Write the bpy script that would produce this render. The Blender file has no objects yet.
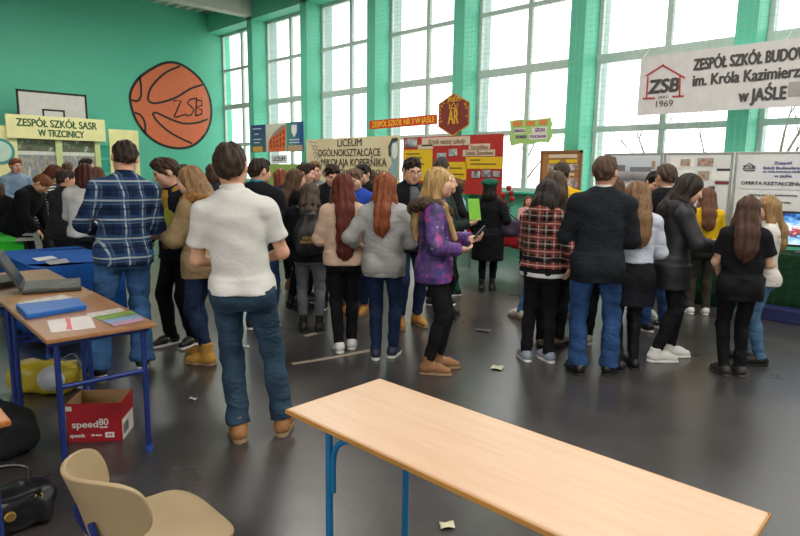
import bpy, math, random
import numpy as np
from mathutils import Vector, Matrix
random.seed(7); np.random.seed(7)
scene = bpy.context.scene
COL = scene.collection

# ------------------------------------------------------------------ camera
YAW, PITCH, ROLL, FPX, HC = 0.7954, -0.1579, 0.0132, 607.62, 1.68
CF = np.array([-math.sin(YAW)*math.cos(PITCH), math.cos(YAW)*math.cos(PITCH), math.sin(PITCH)])
_r = np.cross(CF, [0, 0, 1]); _r /= np.linalg.norm(_r); _u = np.cross(_r, CF)
CR = math.cos(ROLL)*_r + math.sin(ROLL)*_u
CU = -math.sin(ROLL)*_r + math.cos(ROLL)*_u
CP = np.array([0, 0, HC])
cam_data = bpy.data.cameras.new('camera'); cam = bpy.data.objects.new('camera', cam_data); COL.objects.link(cam)
cam.matrix_world = Matrix(((CR[0], CU[0], -CF[0], 0), (CR[1], CU[1], -CF[1], 0), (CR[2], CU[2], -CF[2], HC), (0, 0, 0, 1)))
cam_data.sensor_width = 36; cam_data.lens = 36*FPX/800; cam_data.clip_start = .05; cam_data.clip_end = 400
scene.camera = cam

def ray(u, v): return CF + CR*(u-400)/FPX - CU*(v-268)/FPX
def at_z(u, v, z=0.0):
    d = ray(u, v); return CP + d*((z-HC)/d[2])
def at_y(u, v, Y):
    d = ray(u, v); return CP + d*(Y/d[1])
def at_x(u, v, X):
    d = ray(u, v); return CP + d*(X/d[0])
def at_d(u, v, D): return CP + ray(u, v)*D
def proj(P):
    q = np.array(P, float)-CP; d = q@CF
    return 400+FPX*(q@CR)/d, 268-FPX*(q@CU)/d, d

# ------------------------------------------------------------------ materials
MATS = {}
def srgb(c):
    f = lambda x: x/12.92 if x <= .04045 else ((x+.055)/1.055)**2.4
    if isinstance(c, str):
        c = c.lstrip('#'); c = ''.join(x*2 for x in c) if len(c) == 3 else c; c = tuple(int(c[i:i+2], 16)/255 for i in (0, 2, 4))
    return tuple(f(x) for x in c[:3])+(1,)
def new_mat(name):
    m = bpy.data.materials.new(name); m.use_nodes = True
    nt = m.node_tree; b = nt.nodes['Principled BSDF']
    return m, nt, b
def ramp(nt, src, stops, interp='LINEAR'):
    r = nt.nodes.new('ShaderNodeValToRGB'); r.color_ramp.interpolation = interp
    el = r.color_ramp.elements
    while len(el) < len(stops): el.new(.5)
    for e, (p, c) in zip(el, stops): e.position = p; e.color = c
    nt.links.new(src, r.inputs[0]); return r.outputs[0]
def coords(nt, scale=(1, 1, 1), kind='Object', rot=(0, 0, 0)):
    t = nt.nodes.new('ShaderNodeTexCoord'); m = nt.nodes.new('ShaderNodeMapping')
    m.inputs['Scale'].default_value = scale; m.inputs['Rotation'].default_value = rot
    nt.links.new(t.outputs[kind], m.inputs[0]); return m.outputs[0]
def noise(nt, vec, scale=5, detail=3, rough=.5):
    n = nt.nodes.new('ShaderNodeTexNoise'); n.inputs['Scale'].default_value = scale
    n.inputs['Detail'].default_value = detail; n.inputs['Roughness'].default_value = rough
    nt.links.new(vec, n.inputs['Vector']); return n.outputs['Fac']
def bump(nt, b, src, strength=.2, dist=.01):
    n = nt.nodes.new('ShaderNodeBump'); n.inputs['Strength'].default_value = strength; n.inputs['Distance'].default_value = dist
    nt.links.new(src, n.inputs['Height']); nt.links.new(n.outputs[0], b.inputs['Normal'])
def mix(nt, fac, a, b, blend='MIX'):
    n = nt.nodes.new('ShaderNodeMix'); n.data_type = 'RGBA'; n.blend_type = blend
    for s, v in ((0, fac), (6, a), (7, b)):
        if isinstance(v, (tuple, float, int)): n.inputs[s].default_value = v
        else: nt.links.new(v, n.inputs[s])
    return n.outputs[2]
def math_node(nt, op, a, b=None):
    n = nt.nodes.new('ShaderNodeMath'); n.operation = op
    for i, v in enumerate((a, b)):
        if v is None: continue
        if isinstance(v, (float, int)): n.inputs[i].default_value = v
        else: nt.links.new(v, n.inputs[i])
    return n.outputs[0]

def plain(c, rough=.6, metal=0, spec=.5, var=.06, nscale=6):
    key = ('plain', c, rough, metal, spec, var, nscale)
    if key in MATS: return MATS[key]
    m, nt, b = new_mat('plain'); c = srgb(c)
    n = noise(nt, coords(nt), nscale, 4)
    lo = tuple(x*(1-var) for x in c[:3])+(1,); hi = tuple(min(1, x*(1+var)) for x in c[:3])+(1,)
    nt.links.new(ramp(nt, n, [(.3, lo), (.7, hi)]), b.inputs['Base Color'])
    b.inputs['Roughness'].default_value = rough; b.inputs['Metallic'].default_value = metal
    b.inputs['Specular IOR Level'].default_value = spec
    MATS[key] = m; return m
def creases(nt, b, st=.5):
    # soft slanting wrinkles of worn cloth: ridged noise, stretched sideways
    t = nt.nodes.new('ShaderNodeTexNoise'); t.inputs['Scale'].default_value = 1; t.inputs['Detail'].default_value = 2.5; t.inputs['Distortion'].default_value = .9
    nt.links.new(coords(nt, (5, 6, 10), rot=(.25, .45, .2)), t.inputs['Vector'])
    rdg = math_node(nt, 'ABSOLUTE', math_node(nt, 'SUBTRACT', t.outputs['Fac'], .5))
    h = math_node(nt, 'POWER', math_node(nt, 'MINIMUM', math_node(nt, 'MULTIPLY', rdg, 4.0), 1.0), .6)
    h = math_node(nt, 'ADD', h, math_node(nt, 'MULTIPLY', noise(nt, coords(nt), 240, 2), .06))
    bump(nt, b, h, st, .022)
def fabric(c, var=.12, rough=.9, crease=.3, spec=.2):
    key = ('fabric', c, var, rough, crease)
    if key in MATS: return MATS[key]
    m, nt, b = new_mat('fabric'); c = srgb(c); v = coords(nt)
    n = noise(nt, v, 9, 4)
    lo = tuple(x*(1-var) for x in c[:3])+(1,); hi = tuple(min(1, x*(1+var)) for x in c[:3])+(1,)
    nt.links.new(ramp(nt, n, [(.3, lo), (.7, hi)]), b.inputs['Base Color'])
    b.inputs['Roughness'].default_value = rough; b.inputs['Specular IOR Level'].default_value = spec
    creases(nt, b, crease)
    MATS[key] = m; return m
def denim(c, fade=.6):
    key = ('denim', c, fade)
    if key in MATS: return MATS[key]
    m, nt, b = new_mat('denim'); c = srgb(c); v = coords(nt)
    hi = tuple(min(1, x*(1+fade)+.02*fade) for x in c[:3])+(1,); lo = tuple(x*.75 for x in c[:3])+(1,)
    n1 = noise(nt, coords(nt, (7, 7, 3.2)), 1.0, 3)
    base = ramp(nt, n1, [(.35, lo), (.52, c), (.7, hi)])
    nt.links.new(mix(nt, .25, base, ramp(nt, noise(nt, coords(nt, (260, 260, 60)), 1, 2), [(.3, lo), (.7, hi)])), b.inputs['Base Color'])
    b.inputs['Roughness'].default_value = .85; b.inputs['Specular IOR Level'].default_value = .2
    creases(nt, b, .4)
    MATS[key] = m; return m
def plaid(base, bands, px=.11, pz=.12, key=None):
    """woven check: bands = [(offset, width, colour, strength)] repeated every px across and pz up"""
    k = ('plaid', base, key)
    if k in MATS: return MATS[k]
    m, nt, b = new_mat('plaid'); v = coords(nt)
    sep = nt.nodes.new('ShaderNodeSeparateXYZ'); nt.links.new(v, sep.inputs[0])
    ax = math_node(nt, 'ADD', sep.outputs[0], math_node(nt, 'MULTIPLY', sep.outputs[1], .55))
    cur = srgb(base)
    for src, per in ((ax, px), (sep.outputs[2], pz)):
        f = math_node(nt, 'FRACT', math_node(nt, 'ADD', math_node(nt, 'DIVIDE', src, per), 40.0))
        for off, wd, cc, st in bands:
            d = math_node(nt, 'ABSOLUTE', math_node(nt, 'SUBTRACT', f, off))
            on = math_node(nt, 'MULTIPLY', math_node(nt, 'LESS_THAN', d, wd/2), st)
            cur = mix(nt, on, cur, srgb(cc))
    nt.links.new(cur, b.inputs['Base Color']); b.inputs['Roughness'].default_value = .9; b.inputs['Specular IOR Level'].default_value = .15
    creases(nt, b, .3)
    MATS[k] = m; return m
def hair_mat(c):
    key = ('hair', c)
    if key in MATS: return MATS[key]
    m, nt, b = new_mat('hair'); c = srgb(c)
    n = noise(nt, coords(nt, (70, 70, 5)), 1, 3, .6)
    lo = tuple(x*.45 for x in c[:3])+(1,); hi = tuple(min(1, x*1.3) for x in c[:3])+(1,)
    nt.links.new(ramp(nt, n, [(.3, lo), (.5, c), (.72, hi)]), b.inputs['Base Color'])
    b.inputs['Roughness'].default_value = .55; b.inputs['Specular IOR Level'].default_value = .25
    bump(nt, b, n, .6, .012)
    MATS[key] = m; return m
def skin_mat(c):
    key = ('skin', c)
    if key in MATS: return MATS[key]
    m, nt, b = new_mat('skin'); c = srgb(c)
    n = noise(nt, coords(nt), 30, 3)
    lo = tuple(x*k for x, k in zip(c[:3], (.95, .88, .86)))+(1,)
    base = ramp(nt, n, [(.35, lo), (.65, c)])
    a = nt.nodes.new('ShaderNodeVertexColor'); a.layer_name = 'features'
    nt.links.new(mix(nt, 1.0, base, a.outputs[0], 'MULTIPLY'), b.inputs['Base Color'])
    b.inputs['Roughness'].default_value = .55; b.inputs['Specular IOR Level'].default_value = .35
    b.inputs['Subsurface Weight'].default_value = .08; b.inputs['Subsurface Radius'].default_value = (.01, .004, .002)
    MATS[key] = m; return m

# ------------------------------------------------------------------ signed-distance modelling
class SDF:
    def __init__(s): s.p = []; s.cuts = []
    def cone(s, a, b, ra, rb, k=.03, n=None, fl=1., cap=0, op='u'):
        a = np.array(a, float); b = np.array(b, float); R = max(ra, rb)
        lo = np.minimum(a, b)-R; hi = np.maximum(a, b)+R
        s.p.append(('cone', lo, hi, k, op, (a, b, ra, rb, None if n is None else np.array(n, float), fl, cap))); return s
    def ell(s, c, r, M=None, k=.03, op='u'):
        c = np.array(c, float); R = max(r)
        s.p.append(('ell', c-R, c+R, k, op, (c, np.array(r, float), M))); return s
    def loft(s, zs, rx, ry, y0=None, o=(0, 0, 0), M=None, k=.03, op='u', top=True, pw=2.0):
        """elliptical tube along local z between zs[0] and zs[-1]"""
        o = np.array(o, float); zs = np.array(zs, float); rx = np.array(rx, float); ry = np.array(ry, float)
        y0 = np.zeros_like(zs) if y0 is None else np.array(y0, float)
        X, Y = rx.max(), ry.max()+np.abs(y0).max()
        cs = np.array([[sx*X, sy*Y, z] for sx in (-1, 1) for sy in (-1, 1) for z in (zs[0], zs[-1])])
        if M is not None: cs = cs@M.T
        cs = cs+o
        s.p.append(('loft', cs.min(0), cs.max(0), k, op, (zs, rx, ry, y0, o, M, pw))); return s
    def box(s, c, h, M=None, rd=.01, k=.01, op='u'):
        c = np.array(c, float); h = np.array(h, float); R = np.linalg.norm(h)
        lo, hi = (c-h, c+h) if M is None else (c-R, c+R)
        s.p.append(('box', lo, hi, k, op, (c, h, M, rd))); return s
    def cut(s, pt, nrm): s.cuts.append((np.array(pt, float), np.array(nrm, float)/np.linalg.norm(nrm))); return s
    def build(s, vs):
        us = [q for q in s.p if q[4] == 'u']
        lo = np.min([q[1] for q in us], 0)-3*vs-.005; hi = np.max([q[2] for q in us], 0)+3*vs+.005
        n = np.ceil((hi-lo)/vs).astype(int)+1
        ax = [(lo[i]+vs*np.arange(n[i])).astype(np.float32) for i in range(3)]
        D = np.full(n, .08, np.float32)
        for kind, l, h, k, op, a in s.p:
            pad = k+3*vs+.004
            i0 = np.clip(np.floor((l-pad-lo)/vs).astype(int), 0, n); i1 = np.clip(np.ceil((h+pad-lo)/vs).astype(int)+1, 0, n)
            if np.any(i1 <= i0): continue
            X = ax[0][i0[0]:i1[0], None, None]; Y = ax[1][None, i0[1]:i1[1], None]; Z = ax[2][None, None, i0[2]:i1[2]]
            d = getattr(s, '_'+kind)(X, Y, Z, *a)
            sl = D[i0[0]:i1[0], i0[1]:i1[1], i0[2]:i1[2]]
            if op == 'u':
                hh = np.clip(.5+.5*(d-sl)/k, 0, 1); sl[...] = d*(1-hh)+sl*hh-k*hh*(1-hh)
            else:
                d = -d; hh = np.clip(.5-.5*(d-sl)/k, 0, 1); sl[...] = d*(1-hh)+sl*hh+k*hh*(1-hh)
        for pt, nr in s.cuts:
            np.maximum(D, (ax[0][:, None, None]-pt[0])*nr[0]+(ax[1][None, :, None]-pt[1])*nr[1]+(ax[2][None, None, :]-pt[2])*nr[2], out=D)
        return surface_nets(D, lo, vs)
    @staticmethod
    def _cone(X, Y, Z, a, b, ra, rb, n, fl, cap):
        ba = b-a; bb = max(ba@ba, 1e-9)
        px, py, pz = X-a[0], Y-a[1], Z-a[2]
        t0 = (px*ba[0]+py*ba[1]+pz*ba[2])/bb; t = np.clip(t0, 0, 1)
        qx, qy, qz = px-t*ba[0], py-t*ba[1], pz-t*ba[2]
        l = np.sqrt(qx*qx+qy*qy+qz*qz); r = ra+t*(rb-ra)
        if n is None: d = l-r
        else:
            qn = qx*n[0]+qy*n[1]+qz*n[2]; e = 1/fl-1
            l2 = np.sqrt((qx+e*qn*n[0])**2+(qy+e*qn*n[1])**2+(qz+e*qn*n[2])**2)
            d = (l2-r)*np.where(l2 > 1e-6, l/np.maximum(l2, 1e-6), fl)
        L = math.sqrt(bb)
        if cap & 1: d = np.maximum(d, (t0-1)*L)
        if cap & 2: d = np.maximum(d, -t0*L)
        return d.astype(np.float32)
    @staticmethod
    def _loc(X, Y, Z, o, M):
        px, py, pz = X-o[0], Y-o[1], Z-o[2]
        if M is None: return px, py, pz
        return (px*M[0, 0]+py*M[1, 0]+pz*M[2, 0], px*M[0, 1]+py*M[1, 1]+pz*M[2, 1], px*M[0, 2]+py*M[1, 2]+pz*M[2, 2])
    @classmethod
    def _ell(c_, X, Y, Z, c, r, M):
        x, y, z = c_._loc(X, Y, Z, c, M)
        k0 = np.sqrt((x/r[0])**2+(y/r[1])**2+(z/r[2])**2); k1 = np.sqrt((x/r[0]**2)**2+(y/r[1]**2)**2+(z/r[2]**2)**2)
        return (k0*(k0-1)/np.maximum(k1, 1e-5)).astype(np.float32)
    @classmethod
    def _loft(c_, X, Y, Z, zs, rx, ry, y0, o, M, pw):
        x, y, z = c_._loc(X, Y, Z, o, M)
        zf = np.clip(z, zs[0], zs[-1])
        a = np.interp(zf, zs, rx); b = np.interp(zf, zs, ry); y = y-np.interp(zf, zs, y0)
        if pw != 2.0:
            k0 = (np.abs(x/a)**pw+np.abs(y/b)**pw)**(1/pw); d = (k0-1)*np.minimum(a, b)
        else:
            k0 = np.sqrt((x/a)**2+(y/b)**2); k1 = np.sqrt((x/a**2)**2+(y/b**2)**2)
            d = np.where(k0 > .2, k0*(k0-1)/np.maximum(k1, 1e-5), (k0-1)*np.minimum(a, b))
        return np.maximum(d, np.maximum(zs[0]-z, z-zs[-1])).astype(np.float32)
    @classmethod
    def _box(c_, X, Y, Z, c, h, M, rd):
        x, y, z = c_._loc(X, Y, Z, c, M)
        qx, qy, qz = np.abs(x)-h[0]+rd, np.abs(y)-h[1]+rd, np.abs(z)-h[2]+rd
        return (np.sqrt(np.maximum(qx, 0)**2+np.maximum(qy, 0)**2+np.maximum(qz, 0)**2)+np.minimum(np.maximum(qx, np.maximum(qy, qz)), 0)-rd).astype(np.float32)

def surface_nets(D, lo, vs):
    S = D < 0; nx, ny, nz = D.shape
    cnt = np.zeros((nx-1, ny-1, nz-1), np.int8)
    offs = [(i, j, k) for i in (0, 1) for j in (0, 1) for k in (0, 1)]
    for i, j, k in offs: cnt += S[i:nx-1+i, j:ny-1+j, k:nz-1+k]
    act = np.argwhere((cnt > 0) & (cnt < 8))
    vid = np.full(cnt.shape, -1, np.int32); vid[act[:, 0], act[:, 1], act[:, 2]] = np.arange(len(act))
    c = {o: D[act[:, 0]+o[0], act[:, 1]+o[1], act[:, 2]+o[2]] for o in offs}
    acc = np.zeros((len(act), 3)); num = np.zeros(len(act))
    for a in offs:
        for axis in range(3):
            if a[axis]: continue
            b = list(a); b[axis] = 1; b = tuple(b)
            m = (c[a] < 0) != (c[b] < 0)
            t = c[a][m]/(c[a][m]-c[b][m])
            P = np.tile(np.array(a, float), (m.sum(), 1)); P[:, axis] = t
            acc[m] += P; num[m] += 1
    V = (act+acc/np.maximum(num, 1)[:, None])*vs+lo
    F = []
    for axis in range(3):
        sl0 = [slice(1, None)]*3; sl1 = [slice(1, None)]*3
        sl0[axis] = slice(0, -1); sl1[axis] = slice(1, None)
        A = S[tuple(sl0)]; B = S[tuple(sl1)]
        e = np.argwhere(A != B)
        if not len(e): continue
        flip = A[e[:, 0], e[:, 1], e[:, 2]]
        o1, o2 = [(1, 2), (2, 0), (0, 1)][axis]
        base = e.copy()
        for q in (o1, o2): base[:, q] += 1
        def g(d1, d2):
            i = base.copy(); i[:, o1] -= d1; i[:, o2] -= d2
            i = np.minimum(i, np.array(vid.shape)-1)
            return vid[i[:, 0], i[:, 1], i[:, 2]]
        q = np.stack([g(1, 1), g(0, 1), g(0, 0), g(1, 0)], 1)
        q[~flip] = q[~flip][:, ::-1]
        F.append(q[(q >= 0).all(1)])
    return V, np.concatenate(F) if F else np.zeros((0, 4), int)

def normals(V, F):
    n = np.cross(V[F[:, 2]]-V[F[:, 0]], V[F[:, 3]]-V[F[:, 1]])
    N = np.zeros_like(V)
    for i in range(4):
        for a in range(3): N[:, a] += np.bincount(F[:, i], n[:, a], len(V))
    return N/np.maximum(np.linalg.norm(N, axis=1), 1e-12)[:, None]
def relax(V, F, it=1, lam=.5):
    for _ in range(it):
        A = np.zeros_like(V); c = np.bincount(F.ravel(), minlength=len(V)).astype(float)*2
        for i in range(4):
            s = V[F[:, (i+1) % 4]]+V[F[:, (i-1) % 4]]
            for a in range(3): A[:, a] += np.bincount(F[:, i], s[:, a], len(V))
        V = V+lam*(A/np.maximum(c, 1)[:, None]-V)
    return V

def np_mesh(name, V, F, mat=None, parent=None, smooth=True, color=None):
    me = bpy.data.meshes.new(name); V = np.asarray(V, np.float32); F = np.asarray(F, np.int32)
    me.vertices.add(len(V)); me.vertices.foreach_set('co', V.ravel())
    k = F.shape[1]
    me.loops.add(F.size); me.loops.foreach_set('vertex_index', F.ravel())
    me.polygons.add(len(F)); me.polygons.foreach_set('loop_start', np.arange(0, F.size, k, dtype=np.int32))
    me.polygons.foreach_set('loop_total', np.full(len(F), k, np.int32))
    if smooth: me.polygons.foreach_set('use_smooth', np.ones(len(F), bool))
    me.update(calc_edges=True)
    if color is not None:
        a = me.color_attributes.new('features', 'FLOAT_COLOR', 'POINT')
        a.data.foreach_set('color', np.concatenate([color, np.ones((len(V), 1))], 1).astype(np.float32).ravel())
    o = bpy.data.objects.new(name, me); COL.objects.link(o)
    if mat: me.materials.append(mat)
    if parent is not None: o.parent = parent
    return o
def sdf_obj(name, s, vs, mat, parent=None, fn=None, rel=1, scale=1.0):
    V, F = s.build(vs)
    if rel: V = relax(V, F, rel)
    if fn is not None: V = V+normals(V, F)*fn(V)[:, None]
    return np_mesh(name, V*scale, F, mat, parent)

# ------------------------------------------------------------------ plain mesh building
def tag(o, label=None, cat=None, group=None, kind=None):
    if label: o['label'] = label
    if cat: o['category'] = cat
    if group: o['group'] = group
    if kind: o['kind'] = kind
    return o
def empty(name, loc, rz=0, label=None, cat=None, group=None):
    o = bpy.data.objects.new(name, None); COL.objects.link(o); o.empty_display_size = .1
    o.location = loc; o.rotation_euler = (0, 0, rz); return tag(o, label, cat, group)
class MB:
    def __init__(s): s.v = []; s.f = []
    def add(s, V, F):
        b = len(s.v); s.v += [tuple(map(float, p)) for p in V]; s.f += [tuple(i+b for i in f) for f in F]; return s
    def box(s, c, sz, M=None):
        h = [x/2 for x in sz]
        V = [np.array((sx*h[0], sy*h[1], sz_*h[2])) for sx in (-1, 1) for sy in (-1, 1) for sz_ in (-1, 1)]
        if M is not None: V = [M@p for p in V]
        V = [p+np.array(c) for p in V]
        return s.add(V, [(0, 1, 3, 2), (4, 6, 7, 5), (0, 4, 5, 1), (2, 3, 7, 6), (0, 2, 6, 4), (1, 5, 7, 3)])
    def span(s, a, b):
        a = np.array(a, float); b = np.array(b, float); return s.box((a+b)/2, np.abs(b-a))
    def prism(s, poly, axis, lo, hi):
        """poly of 2-D points in the other two axes (order x<y<z), extruded along axis"""
        def P(p, t):
            q = list(p); q.insert(axis, t); return q
        n = len(poly)
        s.add([P(p, lo) for p in poly]+[P(p, hi) for p in poly],
              [tuple(range(n))[::-1], tuple(range(n, 2*n))]+[(i, (i+1) % n, n+(i+1) % n, n+i) for i in range(n)]); return s
    def tube(s, pts, r, n=10, closed=False):
        pts = [np.array(p, float) for p in pts]; m = len(pts); V = []; F = []
        rs = r if isinstance(r, (list, tuple)) else [r]*m
        up = None
        for i, p in enumerate(pts):
            t = pts[min(i+1, m-1)]-pts[max(i-1, 0)] if not closed else pts[(i+1) % m]-pts[i-1]
            t /= max(np.linalg.norm(t), 1e-9)
            if up is None: up = np.array((0, 0, 1.)) if abs(t[2]) < .9 else np.array((1., 0, 0))
            a = np.cross(t, up); a /= max(np.linalg.norm(a), 1e-9); up = np.cross(a, t)
            for k in range(n):
                w = 2*math.pi*k/n; V.append(p+rs[i]*(a*math.cos(w)+up*math.sin(w)))
        for i in range(m if closed else m-1):
            for k in range(n):
                j = (i+1) % m; F.append((i*n+k, i*n+(k+1) % n, j*n+(k+1) % n, j*n+k))
        if not closed: F += [tuple(range(n))[::-1], tuple(range((m-1)*n, m*n))]
        return s.add(V, F)
    def lathe(s, prof, c=(0, 0, 0), n=24):
        V = []; F = []; m = len(prof)
        for r, z in prof:
            for k in range(n):
                w = 2*math.pi*k/n; V.append((c[0]+r*math.cos(w), c[1]+r*math.sin(w), c[2]+z))
        for i in range(m-1):
            for k in range(n): F.append((i*n+k, i*n+(k+1) % n, (i+1)*n+(k+1) % n, (i+1)*n+k))
        F += [tuple(range(n))[::-1], tuple(range((m-1)*n, m*n))]
        return s.add(V, F)
    def build(s, name, mat, parent=None, smooth=False, bevel=0, seg=2):
        me = bpy.data.meshes.new(name); me.from_pydata(s.v, [], s.f); me.update()
        o = bpy.data.objects.new(name, me); COL.objects.link(o)
        if mat: me.materials.append(mat)
        if parent is not None: o.parent = parent
        if smooth:
            me.polygons.foreach_set('use_smooth', [True]*len(me.polygons))
            if smooth == 'auto': me.set_sharp_from_angle(angle=math.radians(40))
        if bevel:
            b = o.modifiers.new('bevel', 'BEVEL'); b.width = bevel; b.segments = seg; b.limit_method = 'ANGLE'
        return o
def smooth_pts(pts, n=6):
    """Catmull-Rom through the points"""
    P = [np.array(p, float) for p in pts]; P = [2*P[0]-P[1]]+P+[2*P[-1]-P[-2]]; out = []
    for i in range(1, len(P)-2):
        for k in range(n):
            t = k/n; a, b, c, d = P[i-1:i+3]
            out.append(.5*((2*b)+(-a+c)*t+(2*a-5*b+4*c-d)*t*t+(-a+3*b-3*c+d)*t**3))
    out.append(P[-2]); return out
def text_obj(name, txt, size, origin, xdir, ydir, mat, parent=None, align='CENTER', width=None, extrude=.002, bold=0.0, shear=0, space=1.0):
    """lettering as a thin mesh lying in the plane spanned by xdir, ydir"""
    cu = bpy.data.curves.new(name, 'FONT'); cu.body = txt; cu.size = size; cu.align_x = align; cu.align_y = 'CENTER'
    cu.extrude = extrude; cu.shear = shear; cu.space_character = space
    o = bpy.data.objects.new(name, cu); COL.objects.link(o)
    dg = bpy.context.evaluated_depsgraph_get()
    me = bpy.data.meshes.new_from_object(o.evaluated_get(dg)); me.name = name
    COL.objects.unlink(o); bpy.data.objects.remove(o)
    x = np.array(xdir, float); x /= np.linalg.norm(x); y = np.array(ydir, float); y -= x*(x@y); y /= np.linalg.norm(y); z = np.cross(x, y)
    co = np.empty(len(me.vertices)*3, np.float32); me.vertices.foreach_get('co', co); co = co.reshape(-1, 3)
    if width and len(co):
        w = co[:, 0].max()-co[:, 0].min(); co[:, 0] *= width/w
    W = np.array(origin, float)+co[:, :1]*x+co[:, 1:2]*y+co[:, 2:]*z
    me.vertices.foreach_set('co', W.astype(np.float32).ravel()); me.update()
    if bold:      # heavier strokes: the same outlines struck several times, slightly shifted
        polys = [tuple(p.vertices) for p in me.polygons]; V2 = []; F2 = []
        for k, (dx, dy) in enumerate(((0, 0), (1, 0), (-1, 0), (0, 1), (0, -1))):
            V2 += [tuple(q) for q in W+x*dx*bold+y*dy*bold*.7+z*k*.0001]; F2 += [tuple(i+k*len(W) for i in p) for p in polys]
        bpy.data.meshes.remove(me); me = bpy.data.meshes.new(name); me.from_pydata(V2, [], F2); me.update()
    me.materials.clear(); me.materials.append(mat)
    r = bpy.data.objects.new(name, me); COL.objects.link(r)
    if parent is not None:
        r.parent = parent
        me.transform(Matrix.Translation(-Vector(parent.location)) if tuple(parent.rotation_euler) == (0, 0, 0) else (Matrix.Translation(parent.location) @ parent.rotation_euler.to_matrix().to_4x4()).inverted())
    return r
def Rx(a): c, s = math.cos(a), math.sin(a); return np.array([[1, 0, 0], [0, c, -s], [0, s, c]])
def Ry(a): c, s = math.cos(a), math.sin(a); return np.array([[c, 0, s], [0, 1, 0], [-s, 0, c]])
def Rz(a): c, s = math.cos(a), math.sin(a); return np.array([[c, -s, 0], [s, c, 0], [0, 0, 1]])
rad = math.radians
ARM = {'down': (.255, -.03, .90), 'belly': (.10, -.25, 1.04), 'phone': (.07, -.30, 1.15), 'chest': (.09, -.27, 1.22),
       'pocket': (.20, -.10, .96), 'reach': (.13, -.43, 1.16), 'low': (.16, -.22, .93), 'cross': (-.06, -.22, 1.12),
       'desk': (.15, -.36, 1.02), 'face': (.05, -.22, 1.42), 'strap': (.12, -.16, 1.28)}
HANDN = {'down': (-1, 0, 0), 'pocket': (-1, 0, 0), 'low': (-.8, .5, 0), 'desk': (0, 0, -1)}
TORSO = {'m': ([.86, .95, 1.05, 1.12, 1.24, 1.34, 1.41, 1.455, 1.49], [.165, .168, .152, .15, .166, .168, .135, .085, .056],
               [.118, .118, .105, .102, .112, .114, .094, .074, .055]),
         'f': ([.86, .95, 1.06, 1.12, 1.22, 1.31, 1.39, 1.445, 1.48], [.172, .168, .135, .132, .142, .145, .115, .072, .047],
               [.118, .115, .098, .094, .103, .112, .092, .068, .048])}
PEOPLE = []

def hand(s, w, d, n, sx, curl=.5, r=.0088):
    """five-fingered hand: wrist w, pointing along d, palm facing n; sx = +1 for a left hand"""
    d = np.array(d, float); d /= np.linalg.norm(d); n = np.array(n, float); n -= d*(n@d); n /= np.linalg.norm(n)
    t = np.cross(n, d)*(-sx)            # towards the thumb side
    M = np.stack([t, d, n], 1)
    s.ell(w+d*.045, (.036, .054, .017), M, k=.015)
    s.cone(w-d*.03, w+d*.02, .027, .026, k=.02, n=n, fl=.75)
    for off, L, fan in ((.028, .072, .10), (.009, .082, .02), (-.010, .076, -.05), (-.028, .060, -.13)):
        p = w+d*.083+t*off; a = 0
        for i, (q, rr) in enumerate(((.45, r), (.32, r*.93), (.23, r*.85))):
            a += curl*(.7, 1., .8)[i]
            e = p+(d*math.cos(a)+n*math.sin(a)+t*fan)*L*q
            s.cone(p, e, rr, rr*.92, k=.006); p = e
    p = w+d*.02+t*.026; e = p+(d*.6+t*.75+n*.25)*.042; s.cone(p, e, r*1.25, r*1.1, k=.012)
    e2 = e+(d*.9+t*.15+n*.35*curl*2)*.032; s.cone(e, e2, r*1.1, r*.95, k=.006)

def ik(a, b, l1, l2, hint):
    v = b-a; L = np.linalg.norm(v); mx = (l1+l2)*.995
    if L > mx: b = a+v/L*mx; v = b-a; L = mx
    x = (l1*l1-l2*l2+L*L)/(2*L); h = math.sqrt(max(l1*l1-x*x, 0)); u = v/L
    hint = np.array(hint, float); hint -= u*(hint@u); hint /= max(np.linalg.norm(hint), 1e-6)
    return a+u*x+hint*h, b

def folds(seed, amp, f=(24, 10, 13)):
    r = np.random.RandomState(seed); p = r.rand(6)*6.28
    def fn(V):
        x, y, z = V.T
        return .8*amp*(.6*np.sin(f[0]*z+f[1]*x+p[0]+2*np.sin(f[2]*x+7*y+p[1]))+.4*np.sin(1.9*f[0]*z-2.1*f[1]*x+p[2]+1.5*np.sin(17*y+p[3]))
                    + .35*np.sin(38*x+31*y+3*np.sin(9*z+p[4])+p[5]))
    return fn

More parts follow.
